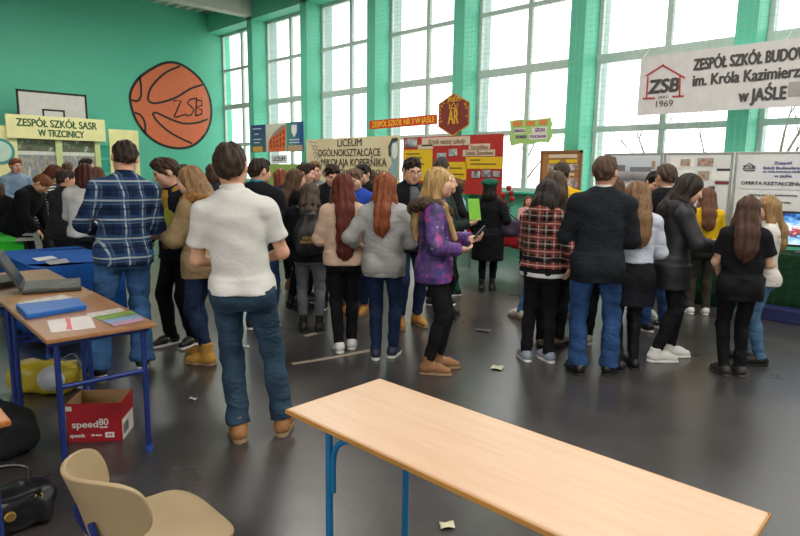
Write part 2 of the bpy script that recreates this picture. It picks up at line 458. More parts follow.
def person(label, u, vh, vf=None, d=None, face=180, sex='m', lean=0, twist=0, side=0, head=(0, 0, 0), arms=('down', 'down'),
           feet=((.10, 0, 8), (-.10, 0, -8)), top=None, bottom=None, shoes=None, hair=None, skin='#d9a98c', build=1.0,
           group=None, curl=.5, hat=.0, fine=False, coarse=False, H=None):
    seed = len(PEOPLE)+11
    P = at_z(u, vf) if vf else at_d(u, vh, d)
    P = np.array([P[0], P[1], 0.])
    dist = (P-CP)@CF
    # body frame ------------------------------------------------------------
    pel = np.array((0, 0, .95)); Mt = Ry(rad(side))@Rz(rad(twist))@Rx(rad(lean))
    up = lambda p: pel+Mt@(np.array(p, float)-pel)
    hy, hp, hr = [rad(a) for a in head]
    Mh = Mt@Rz(hy)@Rx(hp)@Ry(hr)
    nb = up((0, .012, 1.475)); nt = nb+Mt@np.array((0, -.014-.02*math.sin(hp), .062)); hc = nt+Mh@np.array((0, -.012, .092))
    hd = lambda p: hc+Mh@np.array(p, float)
    HS = 1.075                              # heads are modelled small; this is their real size
    hS = lambda p: hc+Mh@(np.array(p, float)*HS)
    drop = 0
    ank = []
    for (fx, fy, fa) in feet:
        hipx = math.copysign(.088, fx) if fx else .088
        hz = math.hypot(fx-hipx, fy); ank.append(np.array((fx, fy, .085)))
        drop = max(drop, .90-.085-math.sqrt(max(.835**2-hz*hz, .1)))
    ank = [a+np.array((0, 0, drop)) for a in ank]   # the rest of the body stays put, the floor rises by drop
    z0 = drop
    topz = max(hS((0, .01, .104))[2], hS((0, .06, .085))[2])+.012+hat-z0
    if H is None:
        lo, hi = 0, 3.2
        for _ in range(40):
            m = (lo+hi)/2; lo, hi = (m, hi) if proj((P[0], P[1], m))[1] > vh else (lo, m)
        H = lo
    sc = H/topz
    PEOPLE.append((label, round(dist, 2), round(H, 2)))
    cd = (CP-P)[:2]; cd /= np.linalg.norm(cd); rt = CR[:2]/np.linalg.norm(CR[:2]); rt = rt-cd*(rt@cd); rt /= np.linalg.norm(rt)
    fv = cd*math.cos(rad(face))+rt*math.sin(rad(face)); rz = math.atan2(fv[0], -fv[1])
    root = empty('person', (P[0], P[1], 0), rz, label, 'person', group)
    vs = .0085 if fine else (.011 if dist < 7 else .014)
    if coarse: vs = .016
    hv = .0042 if fine else (.005 if dist < 7 else .0065); hvs = .0048 if fine else (.0055 if dist < 7 else .007)
    sw = (.180 if sex == 'm' else .156)*build
    off = np.array((0, 0, -z0))
    def emit(name, s, v, mat, fn=None, parent=root, rel=1, hs=1.0):
        V, F = s.build(v)
        if rel: V = relax(V, F, rel)
        if fn is not None: V = V+normals(V, F)*fn(V)[:, None]
        if hs != 1.0: V = hc+(V-hc)*hs
        return np_mesh(name, (V+off)*sc, F, mat, parent)
    # joints ----------------------------------------------------------------
    sh, el, wr, hdir, hn = [], [], [], [], []
    for i, sx in enumerate((1, -1)):
        a = arms[i]; s0 = up((sx*sw, .005, 1.372))
        if isinstance(a, str): tg = np.array(ARM[a])*(sx, 1, 1); nn = np.array(HANDN.get(a, (-.6, .25, .75)))*(sx, 1, 1)
        else: tg = np.array(a[:3], float); nn = np.array(a[3:6] if len(a) > 3 else (-.6*sx, .25, .75), float)
        if isinstance(a, str) and a == 'down': tg[0] = sx*(sw+.065)
        hint = np.array((sx*.75, .6, -.55))
        e0, w0 = ik(s0, up(tg), .285, .255, Mt@hint)
        sh.append(s0); el.append(e0); wr.append(w0)
        fd = (w0-e0)/np.linalg.norm(w0-e0); hdir.append(fd); hn.append(Mt@nn)
    hips = [np.array((.088, 0, .90)), np.array((-.088, 0, .90))]; knee = []
    for i in range(2):
        fa = rad(feet[i][2]); k, a = ik(hips[i], ank[i], .42, .42, (math.sin(fa)*.6, -1, 0)); knee.append(k); ank[i] = a
    fwd = [np.array((math.sin(rad(f[2])), -math.cos(rad(f[2])), 0)) for f in feet]
    # body ------------------------------------------------------------------
    zs, rx, ry = [np.array(q) for q in TORSO[sex]]; rxb = rx*build; ryb = ry*build
    nf = Mt@np.array((0, 1., 0))
    B = SDF()
    B.loft(zs-.95, rxb*.97, ryb*.97, o=pel, M=Mt, k=.02)
    for i, sx in enumerate((1, -1)):
        B.cone(up((sx*.05, .005, 1.40)), sh[i], .055, .052, k=.04, n=nf, fl=.85)
        B.cone(up((sx*.03, .018, 1.455)), up((sx*sw*.85, .01, 1.385)), .034, .032, k=.045)
        B.cone(sh[i], el[i], .050*build, .038, k=.03); B.cone(el[i], wr[i], .038, .026, k=.02)
        B.cone(hips[i], knee[i], .080*build, .054, k=.03); B.cone(knee[i], ank[i], .048, .028, k=.02)
        B.ell(knee[i]*.68+ank[i]*.32+np.array((0, .022, 0)), (.042, .044, .095), k=.03)
        B.ell(hips[i]+np.array((0, .045, -.01)), (.085, .085, .09), k=.04)
        B.cone(ank[i]+np.array((0, 0, -.04)), ank[i]+fwd[i]*.12+np.array((0, 0, -.055)), .028, .022, k=.02)
    B.cone(nb-Mt@np.array((0, 0, .03)), nt+Mt@np.array((0, 0, .02)), .056 if sex == 'm' else .047, .053 if sex == 'm' else .045, k=.04)
    Vs, Fs, Cs = [], [], []
    V, F = B.build(max(vs, .010)); V = relax(V, F, 1); Vs.append(V); Fs.append(F)
    # head
    Hd = SDF(); j = 1.0 if sex == 'm' else .94
    Hd.ell(hd((0, .012, .012)), (.076, .097, .094), Mh).ell(hd((0, -.03, -.045)), (.060*j, .066, .082), Mh, k=.03)
    Hd.ell(hd((0, -.068, -.092)), (.026*j, .026, .022), Mh, k=.03).ell(hd((0, -.075, .022)), (.05, .02, .016), Mh, k=.02)
    Hd.cone(hd((0, -.094, .006)), hd((0, -.112, -.030)), .008, .0125, k=.012).ell(hd((0, -.102, -.036)), (.017, .012, .008), Mh, k=.008)
    for sx in (1, -1):
        Hd.ell(hd((sx*.032, -.098, .003)), (.015, .012, .009), Mh, k=.012, op='s')
        Hd.ell(hd((sx*.031, -.078, .002)), (.0125, .0125, .0125), Mh, k=.003)
        Hd.ell(hd((sx*.078, .012, -.012)), (.010, .019, .031), Mh@Rz(sx*.35), k=.008)
        Hd.ell(hd((sx*.043, -.062, -.03)), (.030, .028, .030), Mh, k=.03)
        Hd.ell(hd((sx*.036, -.045, -.070)), (.026, .032, .026), Mh, k=.03)
    Hd.ell(hd((0, -.093, -.063)), (.021, .010, .0055), Mh, k=.006).ell(hd((0, -.091, -.073)), (.018, .010, .006), Mh, k=.006)
    Hd.cone(nt-Mt@np.array((0, 0, .035)), hd((0, .02, -.05)), .052 if sex == 'm' else .044, .05 if sex == 'm' else .043, k=.03)
    V, F = Hd.build(hv)
    q = (V-hc)@Mh
    V = hc+(V-hc)*HS
    hN = len(V); hq = q
    Vs.append(V); Fs.append(F)
    for i, sx in enumerate((1, -1)):
        Hn = SDF(); hand(Hn, wr[i], hdir[i], hn[i], sx, curl)
        V, F = Hn.build(hvs); Vs.append(V); Fs.append(F)
    n0 = len(Vs[0]); tot = sum(len(v) for v in Vs); C = np.ones((tot, 3))
    def near(c, r): return (((hq-np.array(c))/np.array(r))**2).sum(1) < 1
    hcol = np.ones((hN, 3))
    hcol[near((0, -.1, -.068), (.025, .02, .0105))] = (.80, .48, .47)
    hairdk = np.array(srgb(hair['c'])[:3])/np.maximum(np.array(srgb(skin)[:3]), .05); hairdk = np.minimum(hairdk*.9+.05, .9)
    for sx in (1, -1):
        hcol[near((sx*.033, -.092, .0205), (.021, .022, .0052))] = hairdk
        hcol[near((sx*.031, -.09, .002), (.0135, .02, .0075))] = (1.15, 1.25, 1.35)
        hcol[near((sx*.031, -.09, .002), (.0058, .02, .0065))] = (.10, .08, .07)
        hcol[near((sx*.031, -.09, .0085), (.0145, .022, .0022))] = (.2, .15, .14)
        hcol[near((sx*.045, -.07, -.03), (.022, .03, .02))] *= (1.0, .9, .88)
    C[n0:n0+hN] = hcol
    o = 0; FF = []
    for v, f in zip(Vs, Fs): FF.append(f+o); o += len(v)
    np_mesh('body', (np.concatenate(Vs)+off)*sc, np.concatenate(FF), skin_mat(skin), root, color=C)
    # trousers / skirt ------------------------------------------------------
    b = bottom or {}
    if b.get('mat'):
        T = SDF(); th = b.get('th', .012); kr = b.get('knee', .056)+th; ar = b.get('ankle', .044)+th; av = ank[0][2]
        wz = b.get('waist', 1.0)
        T.loft([.80-.0, .86, .95, wz], np.array([.155, .17, .17, .158])*build+th*.6, np.array([.10, .122, .122, .11])*build+th*.6, k=.02)
        hem = b.get('hem', {'ankle': .135, 'boot': .185, 'hightop': .12}.get((shoes or {}).get('kind'), .07) if th < .013 else .06)
        for i in range(2):
            T.cone(hips[i], knee[i], .084*build+th, kr, k=.035)
            T.cone(knee[i], ank[i]+np.array((0, 0, hem-.085)), kr, ar, k=.03, cap=1)
            T.ell(knee[i]*.68+ank[i]*.32+np.array((0, .022, 0)), (.046+th, .05+th, .11), k=.03)
            T.ell(hips[i]+np.array((0, .05, -.01)), (.088+th, .09+th, .095), k=.04)
        a = b.get('fold', .004); f1 = folds(seed, a, (30, 8, 10))
        def tf(V):
            r = f1(V); z = V[:, 2]-z0
            w = np.where(z < .22, 1.7, np.where((z > .4) & (z < .6), 1.2, .7)); return r*w
        emit(b.get('name', 'trousers'), T, vs, b['mat'], tf)
    if b.get('skirt'):
        K = SDF(); sk = b['skirt']; z1 = sk['hem']; fl = sk.get('flare', 0.)
        K.loft([z1, (z1+.9)/2, .88, .98, 1.05], [.16+fl, .172+fl*.5, .185, .165, .150], [.125+fl, .13+fl*.5, .14, .122, .112], k=.02)
        for i in range(2): K.ell(hips[i]+np.array((0, .045, -.02)), (.098, .102, .13), k=.05)
        K.cut((0, 0, z1), (0, 0, -1))
        emit('skirt', K, vs, sk['mat'], folds(seed+3, .004, (4, 30, 20)))
    # shoes -----------------------------------------------------------------
    sh_ = shoes or {}
    kind = sh_.get('kind', 'sneaker')
    for i in range(2):
        A = np.array((ank[i][0], ank[i][1], z0)); f = fwd[i]; lf = np.array((-f[1], f[0], 0)); Z = np.array((0, 0, 1.))
        pt = lambda a, z, l=0: A+f*a+lf*l+Z*z
        S = SDF(); hgt = {'sneaker': .095, 'flat': .055, 'boot': .20, 'ankle': .16, 'dress': .075, 'hightop': .135}[kind]; big = sh_.get('big', 1.0)
        S.cone(pt(-.045, .052), pt(.10, .048), .040*big, .042*big, k=.02).cone(pt(.10, .046), pt(.165 if kind != 'dress' else .185, .036), .043*big, .030*big if kind != 'dress' else .024, k=.02)
        S.cone(pt(-.03, .06), pt(.075, .068), .036*big, .032*big, k=.03)
        if hgt > .06: S.cone(pt(-.012, .06), pt(-.008, hgt), .045*big, (.048 if hgt > .1 else .044)*big, k=.03, cap=1)
        S.cut(A+Z*.022, (0, 0, -1))
        so = emit('shoe', S, .0055 if fine else (.0075 if dist < 8 else .011), sh_['mat'], folds(seed+i, .0012, (60, 40, 30)))
        Q = SDF(); sz = .03 if kind in ('sneaker', 'boot', 'hightop', 'ankle') else .018
        Q.cone(pt(-.045, .0), pt(.10, .0), .043*big, .048*big, k=.01).cone(pt(.10, .0), pt(.17 if kind != 'dress' else .19, .0), .048*big, .034*big, k=.01)
        Q.cut(A+Z*sz, (0, 0, 1)).cut(A+Z*.001, (0, 0, -1))
        emit('sole', Q, .0055 if fine else (.0075 if dist < 8 else .011), sh_['sole'], parent=so)
        if sh_.get('stripe'):
            X = SDF()
            for t in (.02, .045, .07):
                for s_ in (1, -1): X.box(pt(t, .055, s_*.039*big), (.006, .006, .03), np.stack([f, lf, Z], 1)@Ry(.5), rd=.003, k=.002)
            emit('stripes', X, .006, sh_['stripe'], parent=so, rel=0)
        if sh_.get('lace'):
            X = SDF()
            for t in (.045, .065, .085): X.cone(pt(t, .104-(t-.04)*.45, .022), pt(t+.006, .104-(t-.04)*.45, -.022), .006, .006, k=.002)
            emit('laces', X, .005, sh_['lace'], parent=so, rel=0)
    # top -------------------------------------------------------------------
    t = top or {}; th = t.get('th', .014); hem = t.get('hem', .90); dr = t.get('drape', .5)
    K = SDF()
    wide = max(rxb)*(1.0+t.get('flare', 0)); deep = max(ryb)*(1.0+t.get('flare', 0))
    below = zs < 1.33
    rxt = np.where(below, rxb*(1-dr)+np.maximum(rxb, wide*.985)*dr, rxb)+th; ryt = np.where(below, ryb*(1-dr)+np.maximum(ryb, deep*.98)*dr, ryb)+th
    neckz = t.get('neck', 1.475)
    keep = zs <= 1.46
    zz = np.append(zs[keep], neckz); rr = np.append(rxt[keep], .070+th*.6); ry_ = np.append(ryt[keep], .064+th*.6)
    K.loft(zz-.95, rr, ry_, o=pel, M=Mt, k=.02)
    hx, hy2 = rxt[0]*(1+t.get('hemflare', 0)), ryt[0]*(1+t.get('hemflare', 0))
    if hem < .95: K.loft([hem, .98], [hx, max(rxt[1], hx*.98)], [hy2, max(ryt[1], hy2*.98)], k=.04)
    sl = t.get('sleeve', 'long'); sth = t.get('sth', th)
    for i, sx in enumerate((1, -1)):
        K.cone(up((sx*.05, .005, 1.40)), sh[i], .056+th, .052+sth, k=.04, n=nf, fl=.88)
        K.cone(up((sx*.035, .02, 1.455)), up((sx*sw*.85, .01, 1.385)), .043+th*.8, .036+th*.8, k=.05)
        bth_ = (bottom or {}).get('th', .012)
        if hem < .94:
            K.ell(hips[i]+np.array((0, .048, -.01)), (.084+max(th, bth_), .090+bth_+th*.5+.008, .095+th), k=.035)
            K.cone(hips[i]+np.array((0, 0, .03)), hips[i]*.5+knee[i]*.5, .086*build+bth_+th*.4+.004, .074+bth_+th*.4, k=.03)
            if hem < .72: K.loft([hem, .80, .9], [hx*1.0]*3, [hy2*1.08]*3, k=.05)
        if sl == 'none': continue
        if sl == 'short': K.cone(sh[i], sh[i]+(el[i]-sh[i])*.68, .056*build+sth, .054+sth*1.3, k=.025, cap=1)
        else:
            K.cone(sh[i], el[i], .053*build+sth, .044+sth, k=.03)
            e = wr[i]-hdir[i]*.005 if sl == 'long' else el[i]+(wr[i]-el[i])*.45
            K.cone(el[i], e, .044+sth, (.032 if sl == 'long' else .04)+sth*.9, k=.025, cap=1)
    if sl == 'none':
        for i in range(2): K.cut(sh[i]+(el[i]-sh[i])*.12, el[i]-sh[i]) if False else None
    K.cut((0, 0, hem), (0, 0, -1))
    tp = emit(t.get('name', 'shirt'), K, vs, t['mat'], folds(seed+5, t.get('fold', .004)))
    for un_, (um, uh) in enumerate(t.get('under', ())):    # hems of longer layers showing below the top
        X = SDF(); g = .004*un_; X.loft([uh, hem+.02, hem+.10], [hx-g]*3, [hy2*1.02-g]*3, k=.02)
        for i in range(2): X.ell(hips[i]+np.array((0, .048, -.01)), (.082+th-g, .092+bth_-g, .11), k=.03)
        X.cut((0, 0, uh), (0, 0, -1)); emit('undershirt', X, vs, um, folds(seed+8, .003), parent=tp)
    col = t.get('collar')
    if col in ('shirt', 'stand', 'fold'):
        X = SDF(); cz = {'shirt': .045, 'stand': .06, 'fold': .05}[col]; r1 = (.069 if sex == 'm' else .06)+t.get('cth', .0)
        X.loft([-.03, .0, cz], [r1+.014, r1+.004, r1], [r1+.008, r1, r1-.002], y0=[.006, .006, -.002], o=up((0, .004, 1.47)), M=Mt@Rx(.12), k=.01)
        emit('collar', X, min(vs, .008), t.get('cmat', t['mat']), parent=tp)
    if col in ('hood', 'fur'):
        X = SDF(); w = t.get('hood', 1.0)
        X.ell(up((0, .105, 1.415)), (.115*w, .062*w, .105*w), Mt@Rx(-.3), k=.03)
        for sx in (1, -1):
            X.cone(up((sx*.08*w, .08, 1.46)), up((sx*.085*w, -.03, 1.455)), .042*w, .034*w, k=.03); X.cone(up((sx*.085*w, -.03, 1.455)), up((sx*.045, -.10, 1.40)), .034*w, .024, k=.03)
        ho = emit('hood', X, vs, t.get('hmat', t['mat']), folds(seed+6, .004, (40, 20, 20)), parent=tp)
        if col == 'fur':
            Y = SDF(); pts = [up(p) for p in ((.05, -.105, 1.37), (.115, -.03, 1.44), (.15, .08, 1.46), (.10, .165, 1.43), (0, .19, 1.40), (-.10, .165, 1.43), (-.15, .08, 1.46), (-.115, -.03, 1.44), (-.05, -.105, 1.37))]
            for a_, b_ in zip(pts[:-1], pts[1:]): Y.cone(a_, b_, .038, .038, k=.02)
            rs = np.random.RandomState(seed)
            emit('fur_trim', Y, .009, t['fmat'], lambda V: rs.uniform(-.010, .016, len(V)), parent=tp, rel=0)
    if t.get('open'):     # a jacket worn open over a second layer: a panel of the inner shirt down the chest
        X = SDF(); X.loft(np.array([.93, 1.1, 1.3, 1.4, 1.46])-.95, [.06, .065, .065, .055, .04], [.02]*5, y0=[-.112-th, -.112-th, -.111-th, -.098-th, -.066-th*.7], o=pel, M=Mt, k=.01)
        emit('undershirt', X, vs, t['open'], parent=tp)
    # hair ------------------------------------------------------------------
    h = hair; hm = hair_mat(h['c']); st = h.get('style', 'short'); vol = h.get('vol', 1.0)
    X = SDF(); rs = np.random.RandomState(seed+9); ph = rs.rand(4)*6
    X.ell(hd((0, .015, .015)), (.085*vol, .105*vol, .096*vol), Mh, k=.02)
    hairline = h.get('line', 0.)
    if st == 'short':
        X.ell(hd((0, -.03, .082)), (.06, .06, .032*h.get('quiff', 1.)), Mh, k=.03)
        X.ell(hd((0, .07, -.02)), (.062, .045, .07), Mh, k=.03)
        X.ell(hd((0, -.115, -.045+hairline)), (.095, .076, .112), Mh, k=.012, op='s')
        for sx in (1, -1): X.ell(hd((sx*.085, .012, -.028)), (.026, .030, .045), Mh, k=.01, op='s')
        X.cut(hd((0, .0, -.026)), Mh@np.array((0, -.62, -1.)))
    else:
        L = h.get('L', .4); a = hd((0, .055, -.02))
        X.ell(hd((0, .06, -.03)), (.084*vol, .062*vol, .095), Mh, k=.03)
        back = lambda z, y: up((0, y, z))
        zend = 1.62-L; w = h.get('w', .085)
        bth = th+.012
        p1 = back(1.50, .085)*.6+hd((0, .085, -.12))*.4; chain = [(a, .088*vol)]
        chain.append((p1, w*1.02))
        if zend < 1.42:
            for z in np.arange(1.40, zend-.001, -.12): chain.append((back(z, .105+bth*.8+(.012 if z < 1.35 else 0)), w*(1.0-.18*(1.40-z)/max(L, .1))))
            chain.append((back(zend, .105+bth), w*.55))
        else: chain.append((hd((0, .075, -(L-.02))), w))
        sidey = h.get('front', 0.0)
        for (pa, ra), (pb, rb) in zip(chain[:-1], chain[1:]): X.cone(pa, pb, ra, rb, k=.03, n=nf, fl=h.get('flat', .5))
        for sx in (1, -1):
            e = hd((sx*.082, .02, -.13)); X.cone(hd((sx*.062, -.01, .03)), e, .032, .032, k=.03)
            if L > .2: X.cone(e, up((sx*.105, .02 if not sidey else -.06, 1.43)), .032, .034, k=.03)
            if sidey: X.cone(up((sx*.105, -.06, 1.43)), up((sx*.10, -.125-th, 1.43-sidey)), .036, .020, k=.03)
        X.ell(hd((0, -.118, -.055+hairline)), (.072, .082, .118), Mh, k=.012, op='s')
        if h.get('fringe'): X.ell(hd((0, -.075, .045)), (.06, .03, .028), Mh, k=.02)
    am = h.get('tuft', .006 if st == 'short' else .004)
    def hf(V):
        q = (V-hc)@Mh; a_ = np.arctan2(q[:, 1]-.02, q[:, 0])
        if st == 'short': return am*(np.sin(a_*13+ph[0]+q[:, 2]*40)*.5+np.sin(q@np.array((95, 60, 40))+ph[1])*.5+np.sin(q@np.array((-60, 110, 75))+ph[2])*.4)
        return am*(np.sin(a_*11+ph[0])+.6*np.sin(V[:, 0]*120+ph[1]+2*np.sin(V[:, 2]*7+ph[2]))+.5*np.sin(V[:, 2]*9*h.get('wave', 1)+V[:, 0]*20+ph[3])*h.get('wave', 1))
    emit('hair', X, hv*1.15 if st == 'short' else max(hv*1.25, .0058), hm, hf, hs=HS if st == 'short' else 1.055)
    W = lambda p: (Rz(rz)@((np.array(p, float)+off)*sc))+np.array((P[0], P[1], 0))
    return dict(root=root, wr=[W(w) for w in wr], hd=[Rz(rz)@x for x in hdir], hn=[Rz(rz)@x for x in hn], up=lambda p: W(up(p)), head=lambda p: W(hS(p)),
                loc=P, rz=rz, sc=sc, M=Rz(rz)@Mt, Mh=Rz(rz)@Mh, emit=emit, HS=HS, up0=up, hd0=hd, Mt=Mt, Mh0=Mh, H=H)
# ================================================================== setting
XL, YW, YF, ZC = -21.13, 11.5, 10.94, 7.12
XR, YB = 6.0, -7.0
GREEN = '#63cbab'
def wallpaint(c):
    m, nt, b = new_mat('painted plaster'); c = srgb(c)
    n = noise(nt, coords(nt), .7, 5, .6)
    nt.links.new(ramp(nt, n, [(.3, tuple(x*.93 for x in c[:3])+(1,)), (.7, c)]), b.inputs['Base Color'])
    b.inputs['Roughness'].default_value = .55; bump(nt, b, noise(nt, coords(nt), 40, 3), .08, .01); return m
MW = wallpaint(GREEN)
def struct(mb, name, mat, **k): return tag(mb.build(name, mat, **k), kind='structure')

# floor: worn dark linoleum with a sheen, scuffs and sheet seams
m, nt, b = new_mat('worn dark linoleum')
v = coords(nt); n1 = noise(nt, v, .8, 6, .62); n2 = noise(nt, v, 14, 5, .7)
base = ramp(nt, n1, [(.3, srgb('#2d2a2a')), (.55, srgb('#3e3b3b')), (.75, srgb('#504d4d'))])
sp = ramp(nt, n2, [(.60, (0, 0, 0, 1)), (.74, (.6, .6, .6, 1))])
base = mix(nt, sp, base, srgb('#5b534e'))
base = mix(nt, ramp(nt, noise(nt, v, 2.3, 5, .7), [(.45, (0, 0, 0, 1)), (.7, (.4, .4, .4, 1))]), base, srgb('#453a33'))
base = mix(nt, ramp(nt, noise(nt, v, 30, 2, .5), [(.76, (0, 0, 0, 1)), (.80, (.8, .8, .8, 1))]), base, srgb('#8d867c'))
sep = nt.nodes.new('ShaderNodeSeparateXYZ'); nt.links.new(v, sep.inputs[0])
fr = math_node(nt, 'FRACT', math_node(nt, 'ADD', math_node(nt, 'DIVIDE', sep.outputs[1], 1.5), 20.35))
seam = math_node(nt, 'LESS_THAN', fr, .008)
base = mix(nt, math_node(nt, 'MULTIPLY', seam, .6), base, srgb('#1a1716'))
nt.links.new(base, b.inputs['Base Color'])
nt.links.new(ramp(nt, n1, [(.3, (.25, .25, .25, 1)), (.7, (.40, .40, .40, 1))]), b.inputs['Roughness'])
b.inputs['Specular IOR Level'].default_value = .75; b.inputs['Coat Weight'].default_value = .35; b.inputs['Coat Roughness'].default_value = .28
bump(nt, b, noise(nt, v, 6, 5, .7), .12, .02)
struct(MB().span((XL-.3, YB, -.12), (XR, YW+.3, 0)), 'floor', m)
struct(MB().span((XL-.3, YB, 0), (XL, YW+.3, ZC+.3)), 'wall_left', MW)
mb = MB().span((XL, YW-.12, 0), (XR, YW+.3, 1.22)).span((XL, YF, 6.47), (XR, YW+.3, ZC+.2))
struct(mb, 'wall_back', MW)
struct(MB().span((XL, YW-.34, 1.22), (XR, YW+.12, 1.27)), 'trim_1', wallpaint('#4fc0a6'), bevel=.008)
# behind the camera: unseen wall added to shape the light, open band for sky
struct(MB().span((XL, YB-.3, 0), (-4.0, YB, ZC+.2)).span((-4.0, YB-.3, 0), (XR, YB, 2.2)).span((-4.0, YB-.3, 6.2), (XR, YB, ZC+.2)), 'wall_front', wallpaint('#cfcfc6'))
struct(MB().span((XR, YB, 0), (XR+.3, YW+.3, ZC+.2)), 'wall_right', wallpaint('#cfcfc6'))  # unseen side wall, added to keep sky light out
# ceiling: pale trapezoid decking running away from the left wall, and concrete girders
poly = []; y = YB
while y < YW:
    poly += [(y, ZC), (y+.16, ZC), (y+.20, ZC+.06), (y+.34, ZC+.06)]; y += .38
poly += [(y, ZC+.2), (YB, ZC+.2)]
mb = MB(); n_ = len(poly)
mb.add([(XL-.3, p[0], p[1]) for p in poly]+[(XR, p[0], p[1]) for p in poly], [(i, (i+1) % n_, n_+(i+1) % n_, n_+i) for i in range(n_)])
struct(mb, 'ceiling', plain('#cfcdc4', .7))
girder = plain('#d4d2c8', .7)
PX = [-18.47+2.98*i for i in range(-1, 9)]            # left edges of the pillars; -1 is the corner
for i in range(9):
    x = PX[i+1]
    if x > XR-.4: break
    struct(MB().span((x, YF, 0), (x+.318, YW+.02, ZC+.1)), 'trim_%d' % (2+i), MW)
    struct(MB().span((x-.02, YW+.06, 1.0), (x+.338, YW+.38, 7.0)), 'trim_%d' % (20+i), plain('#a9b9b8', .8))
    struct(MB().span((x-.02, YB, 6.55), (x+.338, YF, ZC+.1)), 'trim_%d' % (40+i), girder, bevel=.02)
# windows
frame_m = plain('#c9d2cd', .5)
mg, nt, b = new_mat('window glass')
tr = nt.nodes.new('ShaderNodeBsdfTransparent'); gl = nt.nodes.new('ShaderNodeBsdfGlossy'); gl.inputs['Roughness'].default_value = .02
tr.inputs[0].default_value = (.96, .98, .97, 1)
mx = nt.nodes.new('ShaderNodeMixShader'); mx.inputs[0].default_value = .06
nt.links.new(tr.outputs[0], mx.inputs[1]); nt.links.new(gl.outputs[0], mx.inputs[2]); nt.links.new(mx.outputs[0], nt.nodes['Material Output'].inputs[0])
T1, T2, T3, WT, WS = 5.20, 3.905, 2.556, 6.47, 1.27
for i in range(len(PX)-1):
    x0 = PX[i]+.318; x1 = PX[i+1]
    if x0 > XR-1: break
    x1 = min(x1, XR)
    f = MB(); ya, yb = YW-.03, YW+.05; xm = (x0+x1)/2+.05
    f.span((x0, ya, WS), (x0+.08, yb, WT)).span((x1-.07, ya, WS), (x1, yb, WT)).span((x0, ya, WS), (x1, yb, WS+.08)).span((x0, ya, WT-.09), (x1, yb, WT))
    f.span((xm-.055, ya-.01, WS), (xm+.055, yb, WT))
    for z, h in ((T1, .045), (T2, .085), (T3, .055)): f.span((x0, ya-.015, z-h), (x1, yb, z+h))
    w = f.build('window_%d' % (i+1), frame_m, bevel=.006); tag(w, kind='structure')
    MB().span((x0+.03, YW+.012, WS+.03), (x1-.03, YW+.018, WT-.03)).build('glass', mg, w)
# safety net hung in front of the windows
yn = 10.62; mb = MB(); t = .0015
x = XL+.1
while x < 5.5: mb.span((x-t, yn-t, 1.35), (x+t, yn+t, 6.45)); x += .1
z = 1.35
while z < 6.46: mb.span((XL+.1, yn-t, z-t), (5.5, yn+t, z+t)); z += .1
tag(mb.build('safety_net', plain('#93bfb1', .8)), 'pale knotted ball-stop net stretched in front of all the tall windows', 'net')
# outside: pale ground and bare trees
m, nt, b = new_mat('pale winter ground')
nt.links.new(ramp(nt, noise(nt, coords(nt), .3, 5), [(.35, srgb('#b9b8ad')), (.65, srgb('#dcdcd6'))]), b.inputs['Base Color']); b.inputs['Roughness'].default_value = .9
struct(MB().span((-140, YW+.8, -.6), (60, 220, -.5)), 'ground_outside', m)
bark = plain('#5a5148', .9, var=.02)
def bare_tree(x, y, h, seed, label):
    r = random.Random(seed); mb = MB()
    def grow(p, d, L, rad_, lvl):
        q = p; pts = [p]; rs = [rad_]
        for k in range(3):
            d = d+np.array((r.uniform(-.16, .16), r.uniform(-.16, .16), r.uniform(-.02, .12))); d /= np.linalg.norm(d)
            q = q+d*L/3; pts.append(q); rs.append(rad_*(1-.18*(k+1)))
        mb.tube(pts, rs, 5 if lvl > 1 else 8)
        if lvl >= 5: return
        for k in range(3 if lvl < 4 else 2):
            a = r.uniform(0, 6.28); s = r.uniform(.45, .85)
            nd = d+np.array((math.cos(a)*s, math.sin(a)*s, r.uniform(-.1, .35))); nd /= np.linalg.norm(nd)
            grow(pts[r.choice((2, 3, 3))], nd, L*r.uniform(.66, .84), rs[-1]*.74, lvl+1)
    grow(np.array((0, 0, 0.)), np.array((0, 0, 1.)), h*.3, h*.019, 0)
    o = mb.build('bare_tree', bark, smooth=True); o.location = (x, y, -.5)
    tag(o, label, 'tree', 'bare trees outside the windows')
for (u_, Y_, h_, sd, lb) in ((527, 27, 8.5, 3, 'bare winter tree outside the window above the green notice sign'),
                           (462, 32, 9, 5, 'bare tree outside behind the hexagonal crest'),
                           (614, 22, 5.5, 8, 'small bare tree outside just left of the year on the white banner'),
                           (668, 20, 7, 12, 'bare tree outside directly below the white banner'),
                           (714, 23, 8, 15, 'bare tree outside showing left of the rightmost pillar under the banner'),
                           (786, 21, 8, 21, 'spreading bare tree outside at the far right edge below the banner')):
    q = at_y(u_, 150, Y_); bare_tree(q[0], q[1], h_, sd, lb)

# ------------------------------------------------------------------ light
w = bpy.data.worlds.new('overcast'); scene.world = w; w.use_nodes = True
nt = w.node_tree; bg = nt.nodes['Background']; bg.inputs[0].default_value = (1, .985, .975, 1); bg.inputs[1].default_value = 2.3
def lamp(name, loc, size, power, col, rot=(0, 0, 0)):
    l = bpy.data.lights.new(name, 'AREA'); l.shape = 'RECTANGLE'; l.size, l.size_y = size; l.energy = power; l.color = col
    o = bpy.data.objects.new(name, l); COL.objects.link(o); o.location = loc; o.rotation_euler = rot; return o
for x, y in ((-15.5, 3.5), (-15.5, 7.0), (-9.5, 6.5), (-3.5, 6.5), (2.0, 6.5), (2.0, .5), (-.6, 3.0)): lamp('fill_light', (x, y, 6.5), (1.2, 2.4), 110, (1, .955, .89))  # fill lamps added under the ceiling, no fixtures; near left kept dim
scene.view_settings.view_transform = 'Standard'; scene.view_settings.look = 'None'; scene.view_settings.gamma = 1
scene.view_settings.use_curve_mapping = False
scene.view_settings.exposure = .58
